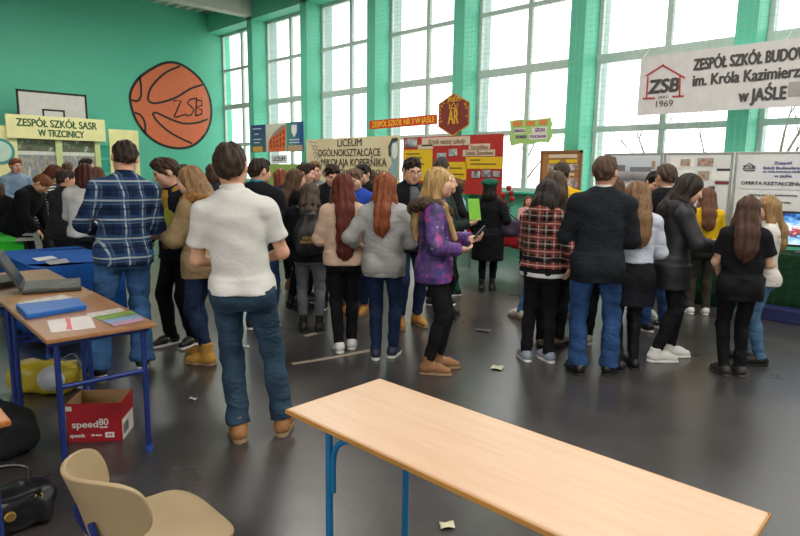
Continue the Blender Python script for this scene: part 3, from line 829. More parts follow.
scene.cycles.max_bounces = 6; scene.cycles.diffuse_bounces = 3; scene.cycles.glossy_bounces = 3; scene.cycles.transparent_max_bounces = 8
scene.cycles.sample_clamp_indirect = 8
# ================================================================== things on the walls
X0 = np.array((1., 0, 0)); Y0 = np.array((0, 1., 0)); Z0 = np.array((0, 0, 1.))
def poly_plate(name, pts, nrm, th, mat, parent=None):
    """flat plate with the outline pts (3-D, in one plane), given a thickness along nrm (towards the viewer)"""
    P = [np.array(p, float) for p in pts]; n = np.array(nrm, float); n /= np.linalg.norm(n)
    a = np.zeros(3)
    for i in range(len(P)): a += np.cross(P[i], P[(i+1) % len(P)])
    if a@n < 0: P = P[::-1]
    k = len(P)
    return MB().add([p for p in P]+[p+n*th for p in P], [tuple(range(k))[::-1], tuple(range(k, 2*k))]+[(i, (i+1) % k, k+(i+1) % k, k+i) for i in range(k)]).build(name, mat, parent)
def bar(mb, pts, wd, th, nrm, closed=False):
    """flat painted band following a polyline on a plane"""
    n = np.array(nrm, float); P = [np.array(p, float) for p in pts]; V = []; F = []; m_ = len(P)
    for i, p in enumerate(P):
        t = (P[(i+1) % m_]-P[i-1]) if closed else P[min(i+1, m_-1)]-P[max(i-1, 0)]
        s = np.cross(n, t); s /= max(np.linalg.norm(s), 1e-9)
        V += [p-s*wd/2, p+s*wd/2, p+s*wd/2+n*th, p-s*wd/2+n*th]
    for i in range(m_ if closed else m_-1):
        j = (i+1) % m_
        for k in range(4): F.append((i*4+k, i*4+(k+1) % 4, j*4+(k+1) % 4, j*4+k))
    if not closed: F += [(0, 3, 2, 1), (m_*4-4, m_*4-3, m_*4-2, m_*4-1)]
    return mb.add(V, F)
INK = plain('#26241f', .7); WHITE = plain('#e9e7e1', .6); RED = plain('#b5231d', .6); YEL = plain('#efc51c', .6)

# painted basketball
t = empty('basketball_mural', (XL, 9.5, 3.85), 0, 'big orange basketball painted on the green wall with hand-drawn letters', 'mural')
xw = XL+.004; nx = X0
ol = [(148, 71), (160, 64.5), (171, 62.3), (182, 65), (195, 74), (204, 85), (210, 100), (211, 117), (207, 131), (198, 142), (187, 147.5), (174, 148), (160, 144), (147, 135), (136, 120), (130.5, 103), (131, 91), (138, 79)]
PW = [at_x(u, v, xw) for u, v in ol]; PW = smooth_pts(PW+[PW[0]], 5)[:-1]
loc0 = np.array(t.location)
L_ = lambda pts, d=0: [np.array(p)-loc0+X0*d for p in pts]
poly_plate('ball', L_(PW), nx, .006, plain('#e0724a', .6), t)
mb = MB(); bar(mb, L_(PW, .007), .085, .003, nx, True)
for ln in ([(139.5, 76), (141, 88), (140.5, 97), (137, 101), (131.5, 100)], [(180, 66), (165, 73), (152, 86), (148, 97), (150, 102), (158, 103), (175, 98), (190, 89), (203, 84.5)],
           [(134.5, 112.5), (140, 115), (144.5, 122), (145.5, 134)], [(208, 119), (198, 122.5), (184, 123.5), (170, 119), (157, 113), (153, 114.5), (158, 122), (168, 131), (180, 138), (192, 143.5)]):
    bar(mb, L_(smooth_pts([at_x(u, v, xw) for u, v in ln], 6), .007), .07, .003, nx)
mb.build('black_seams', INK, t)
mb = MB()
for ln in ([(173, 101), (181, 100.5), (174, 117), (175.5, 117.5), (186.5, 114)], [(197, 98), (190, 99.5), (187, 103), (191, 106.5), (194, 110), (191, 115), (186, 116)], [(196.5, 99), (195.5, 116)], [(196, 99.5), (201.5, 101), (202, 105), (196.5, 107.5), (202, 110), (201.5, 114), (195.5, 116)]):
    bar(mb, L_([at_x(u, v, xw) for u, v in ln], .0075), .055, .003, nx)
mb.build('lettering', INK, t)

# backboard
t = empty('basketball_backboard', (-20.2, 5.5, 3.15), 0, 'white basketball backboard with black border above the yellow school stand', 'backboard')
MB().span((-.02, -.9, -.25), (.02, .9, .65)).build('board', plain('#d9d5cf', .5), t)
mb = MB()
for a, b_ in (((-.9, .65), (.9, .65)), ((-.9, -.25), (.9, -.25))): mb.span((.0205, a[0]-.02, a[1]-.03), (.025, b_[0]+.02, b_[1]+.03))
for y in (-.9, .9): mb.span((.0205, y-.03, -.28), (.025, y+.03, .68))
for a in ((-.3, .3, .13, .18), (-.3, -.25, -.2, .18), (.25, .3, -.2, .18), (-.3, .3, -.22, -.17)): mb.span((.0205, a[0], a[2]), (.024, a[1], a[3]))
mb.build('border_lines', INK, t)
MB().tube([(-.9, -.5, -.1), (-.02, -.5, -.1)], .03).tube([(-.9, .5, -.1), (-.02, .5, -.1)], .03).tube([(-.9, -.5, .5), (-.02, -.5, -.05)], .025).tube([(-.9, .5, .5), (-.02, .5, -.05)], .025).build('bracket', plain('#55605c', .5, .6), t)
MB().tube([(.02+.15+.225*(1-math.cos(a)), .225*math.sin(a), -.17) for a in np.linspace(0, 6.2, 24)], .01, 6, True).tube([(.02, 0, -.17), (.17, 0, -.17)], .012).build('hoop', plain('#c9501f', .5), t)

# yellow exhibition stand of the agricultural school
t = empty('exhibition_stand', (-18.5, 5.1, 0), 0, 'yellow exhibition stand with a header board and photo panels below the backboard', 'stand')
YS = plain('#e3dfa0', .6); y_ = lambda y: y-5.1
MB().span((.0, y_(3.89), 2.4), (.10, y_(6.30), 3.0)).build('header', plain('#e6e2a4', .6), t)
DG = plain('#2d5a35', .7)
text_obj('lettering', 'ZESPÓŁ SZKÓŁ SASR', .27, (-18.395, 5.10, 2.80), Y0, Z0, DG, t, width=1.95, bold=.007)
text_obj('lettering', 'W TRZCINICY', .25, (-18.395, 5.17, 2.55), Y0, Z0, DG, t, width=1.12, bold=.007)
for a, b_ in ((3.55, 4.12), (5.02, 5.18), (6.02, 6.16)): MB().span((-.05, y_(a), 0), (.04, y_(b_), 2.42 if a > 4 else 2.7)).build('post', YS if a < 5 else plain('#c3cf90', .6), t)
MB().span((-.05, y_(6.42), .0), (.02, y_(7.25), 2.76)).build('side_panel', YS, t)
MB().span((.021, y_(6.55), 1.15), (.03, y_(7.0), 2.25)).build('poster', WHITE, t)
MB().span((.031, y_(6.6), 2.02), (.034, y_(6.9), 2.07)).span((.031, y_(6.62), 1.8), (.034, y_(6.85), 1.84)).build('poster_text', plain('#2d6aa0', .6), t)
def photo_mat(key, stops, sc=(3, 3, 3)):
    m, nt, b = new_mat('printed photograph')
    n = noise(nt, coords(nt, sc), 1, 5, .6); nt.links.new(ramp(nt, n, [(p, srgb(c)) for p, c in stops], 'LINEAR'), b.inputs['Base Color']); b.inputs['Roughness'].default_value = .4; return m
pm = photo_mat('a', [(.3, '#2b3328'), (.45, '#6d6a58'), (.55, '#4d6a40'), (.68, '#b9b6ae')], (5, 5, 5))
pm2 = photo_mat('b', [(.3, '#5a4638'), (.45, '#b0a794'), (.55, '#6f7f8a'), (.7, '#d7d2c6')], (2, 9, 3))
for a, b_ in ((4.12, 5.02), (5.18, 6.02)):
    MB().span((-.05, y_(a), 2.08), (-.02, y_(b_), 2.4)).build('photo', pm, t)
    MB().span((-.05, y_(a), .4), (-.02, y_(b_), 1.98)).build('photo', pm2, t)
    MB().span((-.06, y_(a), 1.98), (-.015, y_(b_), 2.08)).build('rail', plain('#cfd3c8', .5), t)
e = MB().lathe([(0, 0), (.33, 0), (.33, .012), (0, .012)], (0, 0, 0), 32); e.v = [(.042+p[2], y_(3.72)+p[0], 2.05+p[1]) for p in e.v]; e.build('round_emblem', plain('#3a8c8a', .6), t)
e = MB().lathe([(.22, .0125), (.26, .0125), (.26, .016), (.22, .016)], (0, 0, 0), 32); e.v = [(.042+p[2], y_(3.72)+p[0], 2.05+p[1]) for p in e.v]; e.build('emblem_ring', plain('#b9d5c4', .6), t)
for z in (1.55, 1.95): MB().span((-.05, y_(6.17), z), (-.02, y_(6.41), z+.35)).build('teal_panel', plain('#2f9a86', .6), t)

# white school banner on the net -----------------------------------------------
t = empty('school_banner', (-2.9, 10.40, 2.68), 0, 'long white vinyl banner with a red house logo hanging on the window net', 'banner')
BX0, BX1 = -4.84, -.55; o = np.array(t.location)
mb = MB(); V = []; F = []; N = 40
for i in range(N+1):
    x = BX0+(BX1-BX0)*i/N; yo = .003*math.sin(i*.9)+.002*math.sin(i*2.3)
    for z in (2.68, 3.64):
        V += [np.array((x, 10.40+yo, z))-o, np.array((x, 10.412+yo, z))-o]
for i in range(N):
    a = i*4; b_ = a+4
    F += [(a, b_, b_+2, a+2), (a+1, a+3, b_+3, b_+1), (a, a+1, b_+1, b_), (a+2, b_+2, b_+3, a+3)]
F += [(0, 2, 3, 1), (N*4, N*4+1, N*4+3, N*4+2)]
mb.add(V, F).build('vinyl_sheet', plain('#d6d2d0', .5), t)
BK = plain('#4a4645', .6); yb = 10.392
def btext(name, txt, size, u, v, uw=None, bold=.008, width=None, mat=BK):
    p = at_y(u, v, yb); w_ = None
    if uw: w_ = at_y(uw, v, yb)[0]-p[0]
    return text_obj(name, txt, size, p, X0, Z0, mat, t, 'LEFT', width=width or w_, bold=bold)
# widths from the visible part: 'ZESPÓŁ SZKÓŁ BUDO' spans 694..800
xa = at_y(694, 62, yb)[0]; xb_ = at_y(800, 52, yb)[0]
text_obj('lettering', 'ZESPÓŁ SZKÓŁ BUDOWLANYCH', .24, (xa, yb, 3.41), X0, Z0, BK, t, 'LEFT', width=(xb_-xa)*1.47, bold=.010)
text_obj('lettering', 'im. Króla Kazimierza Wielkiego', .24, (xa, yb, 3.165), X0, Z0, BK, t, 'LEFT', width=(xb_-xa)*1.62, bold=.009)
text_obj('lettering', 'w JAŚLE', .26, (at_y(739, 97, yb)[0], yb, 2.875), X0, Z0, BK, t, 'LEFT', width=at_y(786, 92, yb)[0]-at_y(739, 97, yb)[0], bold=.011)
mb = MB()
for ln in ([(646, 76), (664, 64.5)], [(663, 65.5), (685, 78)], [(643, 98.5), (655, 98)], [(672, 96.5), (684, 96)], [(648, 77), (646.5, 98)], [(680, 76), (679.5, 96)]):
    bar(mb, [at_y(u, v, yb)-o for u, v in ln], .025, .003, -Y0)
mb.build('logo_house_outline', plain('#b8343a', .6), t)
text_obj('logo_letters', 'ZSB', .30, at_y(663.5, 86.5, yb), X0, Z0, BK, t, width=.50, bold=.016, shear=.12)
text_obj('logo_caption', 'JASŁO', .055, at_y(663.5, 97, yb), X0, Z0, BK, t, width=.17)
text_obj('logo_year', '1969', .15, at_y(663.5, 104, yb), X0, Z0, BK, t, width=.28)
p = at_y(793, 89, yb); MB().box(p-o+np.array((.12, .0, 0)), (.36, .004, .2)).build('printed_photo', plain('#a5a29f', .6), t)
for x in (BX0+.03, -2.7, BX1-.03): MB().tube([np.array((x, 10.41, 3.63))-o, np.array((x+.01, 10.6, 3.78))-o], .006, 6).build('tie_cord', WHITE, t)

# orange and blue poster -------------------------------------------------------
def plate(t, name, x0, x1, z0, z1, y, mat, th=.006):
    o = np.array(t.location); return MB().span(np.array((x0, y-th, z0))-o, np.array((x1, y, z1))-o).build(name, mat, t)
def grad(c0, c1, axis=2, lo=0, hi=1, key=None):
    m, nt, b = new_mat('printed gradient'); sp = nt.nodes.new('ShaderNodeSeparateXYZ'); nt.links.new(coords(nt), sp.inputs[0])
    f = nt.nodes.new('ShaderNodeMapRange'); f.inputs[1].default_value = lo; f.inputs[2].default_value = hi; nt.links.new(sp.outputs[axis], f.inputs[0])
    nt.links.new(ramp(nt, f.outputs[0], [(0, srgb(c0)), (1, srgb(c1))]), b.inputs['Base Color']); b.inputs['Roughness'].default_value = .5; return m
t = empty('school_poster', (-15.8, 10.25, 2.2), 0, 'wide blue poster showing an orange brick building hung between far windows', 'poster')
plate(t, 'blue_panel', -17.2, -16.35, 2.2, 3.03, 10.25, grad('#3f6a6a', '#33417c', 2, 0, .8))
plate(t, 'photo_panel', -16.35, -15.25, 2.2, 3.03, 10.25, grad('#c9b9a0', '#cfd0c2', 2, 0, .8))
plate(t, 'blue_panel', -15.25, -14.4, 2.2, 3.03, 10.25, grad('#4a9a7a', '#2b4a8c', 0, .5, 1.3))
o = np.array(t.location)
B_ = lambda pts, y: [np.array((x, y, z))-o for x, z in pts]
poly_plate('brick_building', B_([(-16.2, 2.22), (-15.3, 2.22), (-15.26, 2.98), (-15.45, 2.85), (-15.7, 2.72), (-16.05, 2.62), (-16.2, 2.5)], 10.243), -Y0, .003, plain('#d4673a', .6), t)
mb = MB()
for i in range(5):
    for j in range(3):
        x = -16.1+i*.17; zt = 2.58+i*.065; z = 2.3+(zt-2.3)*(j+.3)/3; mb.span(np.array((x, 10.236, z))-o, np.array((x+.07, 10.239, z+.07+.01*i))-o)
mb.build('building_windows', plain('#7d3a26', .6), t)
poly_plate('roof', B_([(-16.2, 2.5), (-16.05, 2.62), (-15.7, 2.72), (-15.45, 2.85), (-15.26, 2.98), (-15.5, 2.95), (-15.95, 2.74)], 10.241), -Y0, .003, plain('#9a8578', .6), t)
poly_plate('crest', B_([(-14.98, 2.95), (-14.72, 2.95), (-14.72, 2.75), (-14.85, 2.6), (-14.98, 2.75)], 10.243), -Y0, .004, WHITE, t)
for z, a, b_ in ((2.9, -17.1, -16.6), (2.74, -17.0, -16.75), (2.58, -17.05, -16.6), (2.48, -17.05, -16.7), (2.52, -15.1, -14.6), (2.44, -15.1, -14.6)): plate(t, 'printed_line', a, b_, z, z+.032, 10.243, plain('#c9d0e0', .6), .003)
plate(t, 'corner_photo', -17.1, -16.55, 2.22, 2.38, 10.244, plain('#d8a24a', .6)); plate(t, 'corner_photo', -15.15, -14.45, 2.22, 2.38, 10.244, plain('#b59a7a', .6))

# liceum banner ----------------------------------------------------------------
t = empty('school_banner', (-11.5, 9.5, 0), 0, 'cream banner with old-style black lettering and a portrait at its right end', 'banner')
plate(t, 'cloth_sheet', -13.22, -9.74, 1.05, 2.46, 9.5, photo_mat('c', [(.3, '#d5bf90'), (.5, '#e3d3aa'), (.7, '#ecdfbd')], (1.2, 1, 1)), .01)
for x in (-13.15, -11.5, -9.8): MB().tube([(x+11.5, .03, 0), (x+11.5, .03, 2.46)], .02, 8).build('support_pole', plain('#8a8f8c', .5, .5), t)
TX = plain('#4a4033', .7)
for s_, u, v, u2, h in (('LICEUM', 337, 143.5, 361, .24), ('OGÓLNOKSZTAŁCĄCE', 318, 153.5, 380, .24), ('MIKOŁAJA KOPERNIKA', 321, 163, 386, .26), ('NOWODWORSKIEGO', 320, 172.5, 380, .22)):
    p = at_y(u, v, 9.485); text_obj('lettering', s_, h, p, X0, Z0, TX, t, 'LEFT', width=at_y(u2, v, 9.485)[0]-p[0], bold=.004)
o = np.array(t.location)
B_ = lambda pts, y: [np.array((x, y, z))-o for x, z in pts]
poly_plate('portrait_bust', B_([(-10.15, 1.5), (-10.1, 1.72), (-9.98, 1.84), (-10.0, 1.95), (-10.07, 2.05), (-10.06, 2.25), (-9.96, 2.36), (-9.83, 2.36), (-9.77, 2.28), (-9.77, 1.5)], 9.489), -Y0, .004, plain('#8fb0ae', .6), t)
poly_plate('portrait_hair', B_([(-10.08, 2.0), (-10.1, 2.22), (-9.98, 2.4), (-9.82, 2.41), (-9.77, 2.36), (-9.86, 2.33), (-9.97, 2.3), (-10.03, 2.18), (-10.0, 2.02)], 9.485), -Y0, .004, plain('#3c4644', .6), t)
poly_plate('portrait_face', B_([(-9.97, 2.28), (-9.82, 2.3), (-9.79, 2.15), (-9.82, 2.0), (-9.9, 1.94), (-9.98, 2.02)], 9.4845), -Y0, .004, plain('#dfe5dc', .6), t)
mb = MB()
for i in range(5): bar(mb, [np.array((-13.1+.08*i, 9.488, 2.4-.09*i))-o, np.array((-12.75+.05*i, 9.488, 2.37-.1*i))-o, np.array((-12.95+.03*i, 9.488, 2.2-.12*i))-o], .02, .003, -Y0)
mb.build('corner_ornament', plain('#8a8478', .6), t)

# red strip sign and hexagonal crest -----------------------------------------
t = empty('name_strip', (-10.5, 10.45, 2.7), 0, 'narrow red strip with yellow school name hanging left of the hexagonal crest', 'sign')
o = np.array(t.location); pts = [at_y(u, v, 10.45) for u, v in ((369.5, 121), (437, 114.2), (437.5, 124), (370, 129.5))]
poly_plate('board', [p-o for p in pts], -Y0, .012, plain('#cf3a1c', .55), t)
dx = pts[1]-pts[0]; p = at_y(372, 125.2, 10.43)
text_obj('lettering', 'ZESPÓŁ SZKÓŁ NR 3 W JAŚLE', .19, p, dx, Z0, plain('#f0b72a', .6), t, 'LEFT', width=at_y(434.5, 119, 10.43)[0]-p[0], bold=.006)
t = empty('school_crest', (-8.92, 10.45, 2.9), 0, 'maroon hexagonal crest sign with yellow monogram hanging on the net', 'sign')
o = np.array(t.location); hx = [(454, 93), (470, 102), (469.5, 125), (453, 136.5), (438.5, 127), (439, 104)]
H_ = [at_y(u, v, 10.45) for u, v in hx]; c_ = sum(H_)/6
poly_plate('board', [p-o for p in H_], -Y0, .012, plain('#7d2a22', .55), t)
GD = plain('#e0b030', .5, .1)
mb = MB(); bar(mb, [c_+(p-c_)*.97-o-Y0*.013 for p in H_], .02, .004, -Y0, True); mb.build('gold_border', GD, t)
f_ = lambda a, b_: c_-o+np.array((a, -.014, b_))
mb = MB()
bar(mb, [f_(-.12, .14), f_(-.12, .24), f_(-.06, .17), f_(.0, .26), f_(.06, .17), f_(.12, .24), f_(.12, .14), f_(-.12, .14)], .022, .004, -Y0)
mb.build('crown', GD, t); text_obj('monogram', 'AR', .46, c_+np.array((0, -.016, -.06)), X0, Z0, GD, t, width=.30, bold=.006)
text_obj('lettering', 'JASŁO', .12, c_+np.array((0, -.02, .32)), X0, Z0, GD, t, width=.34, bold=.004)
for k, ch in enumerate('ZESPÓŁ SZKÓŁ NR 3'):
    a = rad(205-k*13.5); q = c_+np.array((.385*math.cos(a), -.02, .36*math.sin(a)+.02)); tx = np.array((math.sin(a), 0, -math.cos(a)))
    if ch != ' ': text_obj('lettering', ch, .085, q, tx, np.array((math.cos(a), 0, math.sin(a))), GD, t, bold=.002)

# red and yellow notice board ----------------------------------------------------
t = empty('notice_board', (-8.3, 9.5, 0), 0, 'red and yellow display board with photos standing beneath the hexagonal crest', 'board')
plate(t, 'panel', -9.62, -6.96, 1.25, 2.4, 9.5, plain('#b32a24', .6), .02)
q = lambda u, v: at_y(u, v, 9.47)
def patch(t, name, u0, v0, u1, v1, y, mat, th=.004):
    a = at_y(u0, v0, y); b_ = at_y(u1, v1, y); o = np.array(t.location)
    lo = np.minimum(a, b_)-o; hi = np.maximum(a, b_)-o; lo[1] = y-th-o[1]; hi[1] = y-o[1]
    return MB().span(lo, hi).build(name, mat, t)
YB_ = plain('#e4bd1e', .6); CR_ = plain('#d9c3a8', .6)
patch(t, 'yellow_sheet', 404.5, 150, 432, 181, 9.478, YB_); patch(t, 'yellow_sheet', 446, 162, 466, 180, 9.478, YB_); patch(t, 'yellow_sheet', 466, 157, 502, 169, 9.478, YB_)
patch(t, 'title_strip', 422, 138, 470, 145, 9.478, CR_); patch(t, 'caption_strip', 418, 145, 433, 149, 9.478, CR_); patch(t, 'caption_strip', 469, 144, 490, 150, 9.478, CR_); patch(t, 'caption_strip', 463, 150, 495, 156, 9.478, CR_)
text_obj('lettering', 'Kroki naszej szkoły', .15, at_y(446, 141.5, 9.468), X0, Z0, plain('#8a6a50', .6), t, width=1.0, shear=.2)
text_obj('lettering', 'Szczęśliwa', .11, at_y(479, 147, 9.468), X0, Z0, plain('#8a6a50', .6), t, width=.42, shear=.2)
text_obj('lettering', 'Szkoła Zawodowa', .11, at_y(479, 153, 9.468), X0, Z0, plain('#8a6a50', .6), t, width=.68, shear=.2)
ph_ = photo_mat('d', [(.35, '#3b4046'), (.5, '#8c9296'), (.65, '#d4d6d6')], (9, 9, 9))
for a in ((405, 139, 417, 147), (449, 149, 457, 156), (437, 153, 446, 160), (472, 171, 480, 178), (482, 170, 491, 177), (493, 171, 500, 177)): patch(t, 'photo', *a, 9.474, ph_)
mb = MB(); o = np.array(t.location)
for u0, v, u1 in ((406, 154, 420), (406, 158, 422), (410, 164, 424), (408, 170, 420), (470, 160, 480), (470, 164, 496), (448, 168, 462), (448, 174, 464)):
    a = at_y(u0, v, 9.472)-o; b_ = at_y(u1, v, 9.472)-o; mb.span((a[0], a[1]-.003, a[2]-.012), (b_[0], a[1], a[2]+.012))
mb.build('text_lines', plain('#7a6020', .6), t)
for x in (-9.5, -7.1): MB().tube([(x+8.3, .02, 0), (x+8.3, .02, 2.35)], .02, 8).build('support_pole', plain('#8a8f8c', .5, .5), t)

# green notice sign --------------------------------------------------------------
t = empty('notice_sign', (-6.9, 10.45, 2.25), 0, 'small light green wavy sign with orange tiles hanging on the net', 'sign')
o = np.array(t.location)
G_ = [(510, 121), (520, 119.5), (533, 120), (551, 117.8), (552.5, 124), (551, 130), (552.5, 136), (549, 142.5), (540, 142), (531, 144.5), (521, 143.5), (511.5, 146), (509.5, 138), (511, 130)]
poly_plate('board', [at_y(u, v, 10.45)-o for u, v in G_], -Y0, .012, plain('#a5d97e', .6), t)
for a in ((513, 121.5, 522, 126), (526, 121, 535, 125.5), (539, 119.5, 547, 124.5)): patch(t, 'orange_tile', *a, 10.434, plain('#dd8a4a', .6))
for s_, u, v, w_, h in (('ZAPRASZA', 519, 131, .28, .08), ('SZKOŁA', 540, 130, .22, .10), ('TECHNIKUM', 521, 137, .26, .08), ('POLICEALNA', 538, 136.5, .36, .08)):
    text_obj('lettering', s_, h, at_y(u, v, 10.434), X0, Z0, plain('#6a4a8a', .6), t, width=w_, bold=.003)
patch(t, 'white_tag', 514, 128.7, 525, 133, 10.4365, WHITE, .001); patch(t, 'white_tag', 532, 127.5, 547, 132.8, 10.4365, WHITE, .001); patch(t, 'white_tag', 529.5, 133.8, 547, 139, 10.4365, WHITE, .001)
for u in (521, 545): MB().tube([at_y(u, 119.5, 10.45)-o, at_y(u+2, 112, 10.6)-o], .006, 6).build('wire', plain('#55605c', .6), t)

# brown board ----------------------------------------------------------------------
t = empty('notice_board', (-5.42, 9.0, 0), 0, 'brown cork display board with photos standing left of the pale boards', 'board')
plate(t, 'panel', -5.80, -5.05, .95, 2.03, 9.0, plain('#a8763e', .7), .02)
o = np.array(t.location)
MB().span((-.38, -.03, .93), (-.34, .01, 2.05)).span((.34, -.03, .93), (.38, .01, 2.05)).span((-.38, -.03, 2.01), (.38, .01, 2.05)).build('frame', plain('#8a5a2c', .6), t)
patch(t, 'title_strip', 549, 154.5, 577, 158, 8.976, CR_); patch(t, 'yellow_strip', 549, 160, 560, 163.5, 8.976, YB_); patch(t, 'yellow_strip', 566, 159.5, 577, 163, 8.976, YB_); patch(t, 'caption_strip', 552, 173, 574, 176, 8.976, CR_)
ph2 = photo_mat('e', [(.35, '#6a3a34'), (.5, '#a89488'), (.65, '#d9d2cc')], (12, 9, 12))
for a in ((548, 164, 557, 172), (559, 164, 578, 171), (548, 178, 560, 188), (562, 178, 578, 188)): patch(t, 'photo', *a, 8.976, ph2)
for x in (-.34, .34): MB().span((x-.02, -.02, 0), (x+.02, .02, .95)).build('leg', plain('#8a5a2c', .6), t)

# olive panel with a small white sign -------------------------------------------------
t = empty('display_board', (-14.8, 9.9, 0), 0, 'olive green display panel standing under the orange building poster', 'board')
plate(t, 'panel', -15.75, -14.0, .6, 1.84, 9.9, plain('#8fae5a', .6), .03)
plate(t, 'name_sign', -15.5, -14.7, 1.86, 2.10, 9.9, plain('#dfe3e0', .6), .02)
text_obj('lettering', 'LICEUM', .17, (-15.1, 9.875, 1.98), X0, Z0, plain('#4a5560', .6), t, width=.62, bold=.004)
for x in (-15.7, -14.05): MB().span((x+14.8-.02, .005, 0), (x+14.8+.02, .04, 1.9)).build('leg', plain('#8a8f8c', .5, .5), t)

# pale display boards on the right --------------------------------------------------
AL = plain('#b9bdbb', .35, .6); BD = plain('#d9d9d7', .6)
def dboard(x0, x1, label, y=9.2, z1=2.0):
    t = empty('display_board', ((x0+x1)/2, y, 0), 0, label, 'board'); h = (x1-x0)/2
    MB().span((-h+.02, -.012, .85), (h-.02, .012, z1-.02)).build('panel', BD, t)
    mb = MB()
    for s in (-1, 1): mb.span((s*h-.02, -.02, 0), (s*h+.02, .02, z1))
    for z in (.83, z1-.03): mb.span((-h, -.018, z), (h, .018, z+.03))
    mb.build('frame', AL, t, bevel=.004)
    return t
b1 = dboard(-4.74, -3.845, 'pale display board with a large grey photo of a long building')
b2 = dboard(-3.795, -2.875, 'pale display board with small house photos and printed sheets')
b3 = dboard(-2.825, -1.55, 'pale display board with the school name and course list at the right edge')
yb = 9.186
m, nt, b = new_mat('printed photograph'); sp = nt.nodes.new('ShaderNodeSeparateXYZ'); nt.links.new(coords(nt), sp.inputs[0])
f = nt.nodes.new('ShaderNodeMapRange'); f.inputs[1].default_value = 1.3; f.inputs[2].default_value = 2.0; nt.links.new(math_node(nt, 'ADD', sp.outputs[2], math_node(nt, 'MULTIPLY', noise(nt, coords(nt, (9, 9, 4)), 1, 4), .12)), f.inputs[0])
nt.links.new(ramp(nt, f.outputs[0], [(.1, srgb('#c9cac9')), (.42, srgb('#dcdcda')), (.5, srgb('#5b5f66')), (.62, srgb('#a39d9c')), (.72, srgb('#c4ccd2')), (1, srgb('#cfd6da'))]), b.inputs['Base Color']); b.inputs['Roughness'].default_value = .4
patch(b1, 'building_photo', 612, 156, 664, 196, yb, m)
for a in ((614.5, 165, 625, 171), (630, 167, 651, 171.5)): patch(b1, 'building_block', *a, yb-.005, plain('#7a7d84', .5))
patch(b1, 'chimney', 652, 161, 655, 169, yb-.005, plain('#b08a78', .5))
HP = photo_mat('f', [(.35, '#8a4a34'), (.5, '#b9a090'), (.62, '#8f9a86'), (.75, '#d9dcdd')], (14, 9, 14))
for a in ((681, 159, 690, 166), (698, 158, 713, 166), (698, 171, 709, 180)): patch(b2, 'photo', *a, yb, HP)
for a in ((671, 158, 694, 167.5), (671, 170, 694, 182), (712, 170, 730, 180)): patch(b2, 'sheet', *a, yb+.002, WHITE, .003)
for a in ((717, 168.5, 731, 171),): patch(b2, 'dark_caption', *a, yb, plain('#3a3a40', .6))
patch(b2, 'red_strip', 715, 181, 730, 184.5, yb, plain('#7a3440', .6)); patch(b2, 'red_strip', 675, 224, 728, 229, yb, plain('#8a3440', .6)); patch(b2, 'dark_photo', 708, 186, 714, 197, yb, ph_)
patch(b3, 'title_sheet', 742, 158.5, 800, 190, yb, plain('#dcdcde', .6)); patch(b3, 'course_sheet', 741, 191, 800, 222, yb, plain('#e0e0df', .6))
LB = plain('#4b5288', .6); DK = plain('#3c3a3a', .6)
def bl(txt, u, v, w_, h, mat, al='CENTER', **k): text_obj('lettering', txt, h, at_y(u, v, yb-.008), X0, Z0, mat, b3, al, width=w_, bold=.002, **k)
bl('Zespół', 783, 163, .20, .05, LB); bl('Szkół Budowlanych', 784, 168, .48, .05, LB); bl('im. Króla Kazimierza Wielkiego', 784, 171.7, .48, .028, LB); bl('w Jaśle', 783, 176, .20, .045, LB)
bl('OFERTA KSZTAŁCENIA', 771, 183.5, .72, .06, DK); bl('TECHNIKUM', 748, 195, .3, .035, DK, 'LEFT'); bl('budownictwa', 775, 195, .25, .03, DK, 'LEFT')
bl('architektury krajobrazu', 748, 201, .5, .03, DK, 'LEFT'); bl('ZSB', 749, 167.5, .16, .07, DK)
mb = MB(); o = np.array(b3.location)
bar(mb, [at_y(744, 167, yb-.008)-o, at_y(749.5, 163, yb-.008)-o, at_y(755, 167, yb-.008)-o], .012, .003, -Y0); bar(mb, [at_y(744, 170.5, yb-.008)-o, at_y(755, 170.5, yb-.008)-o], .012, .003, -Y0)
mb.build('logo_house_outline', DK, b3)

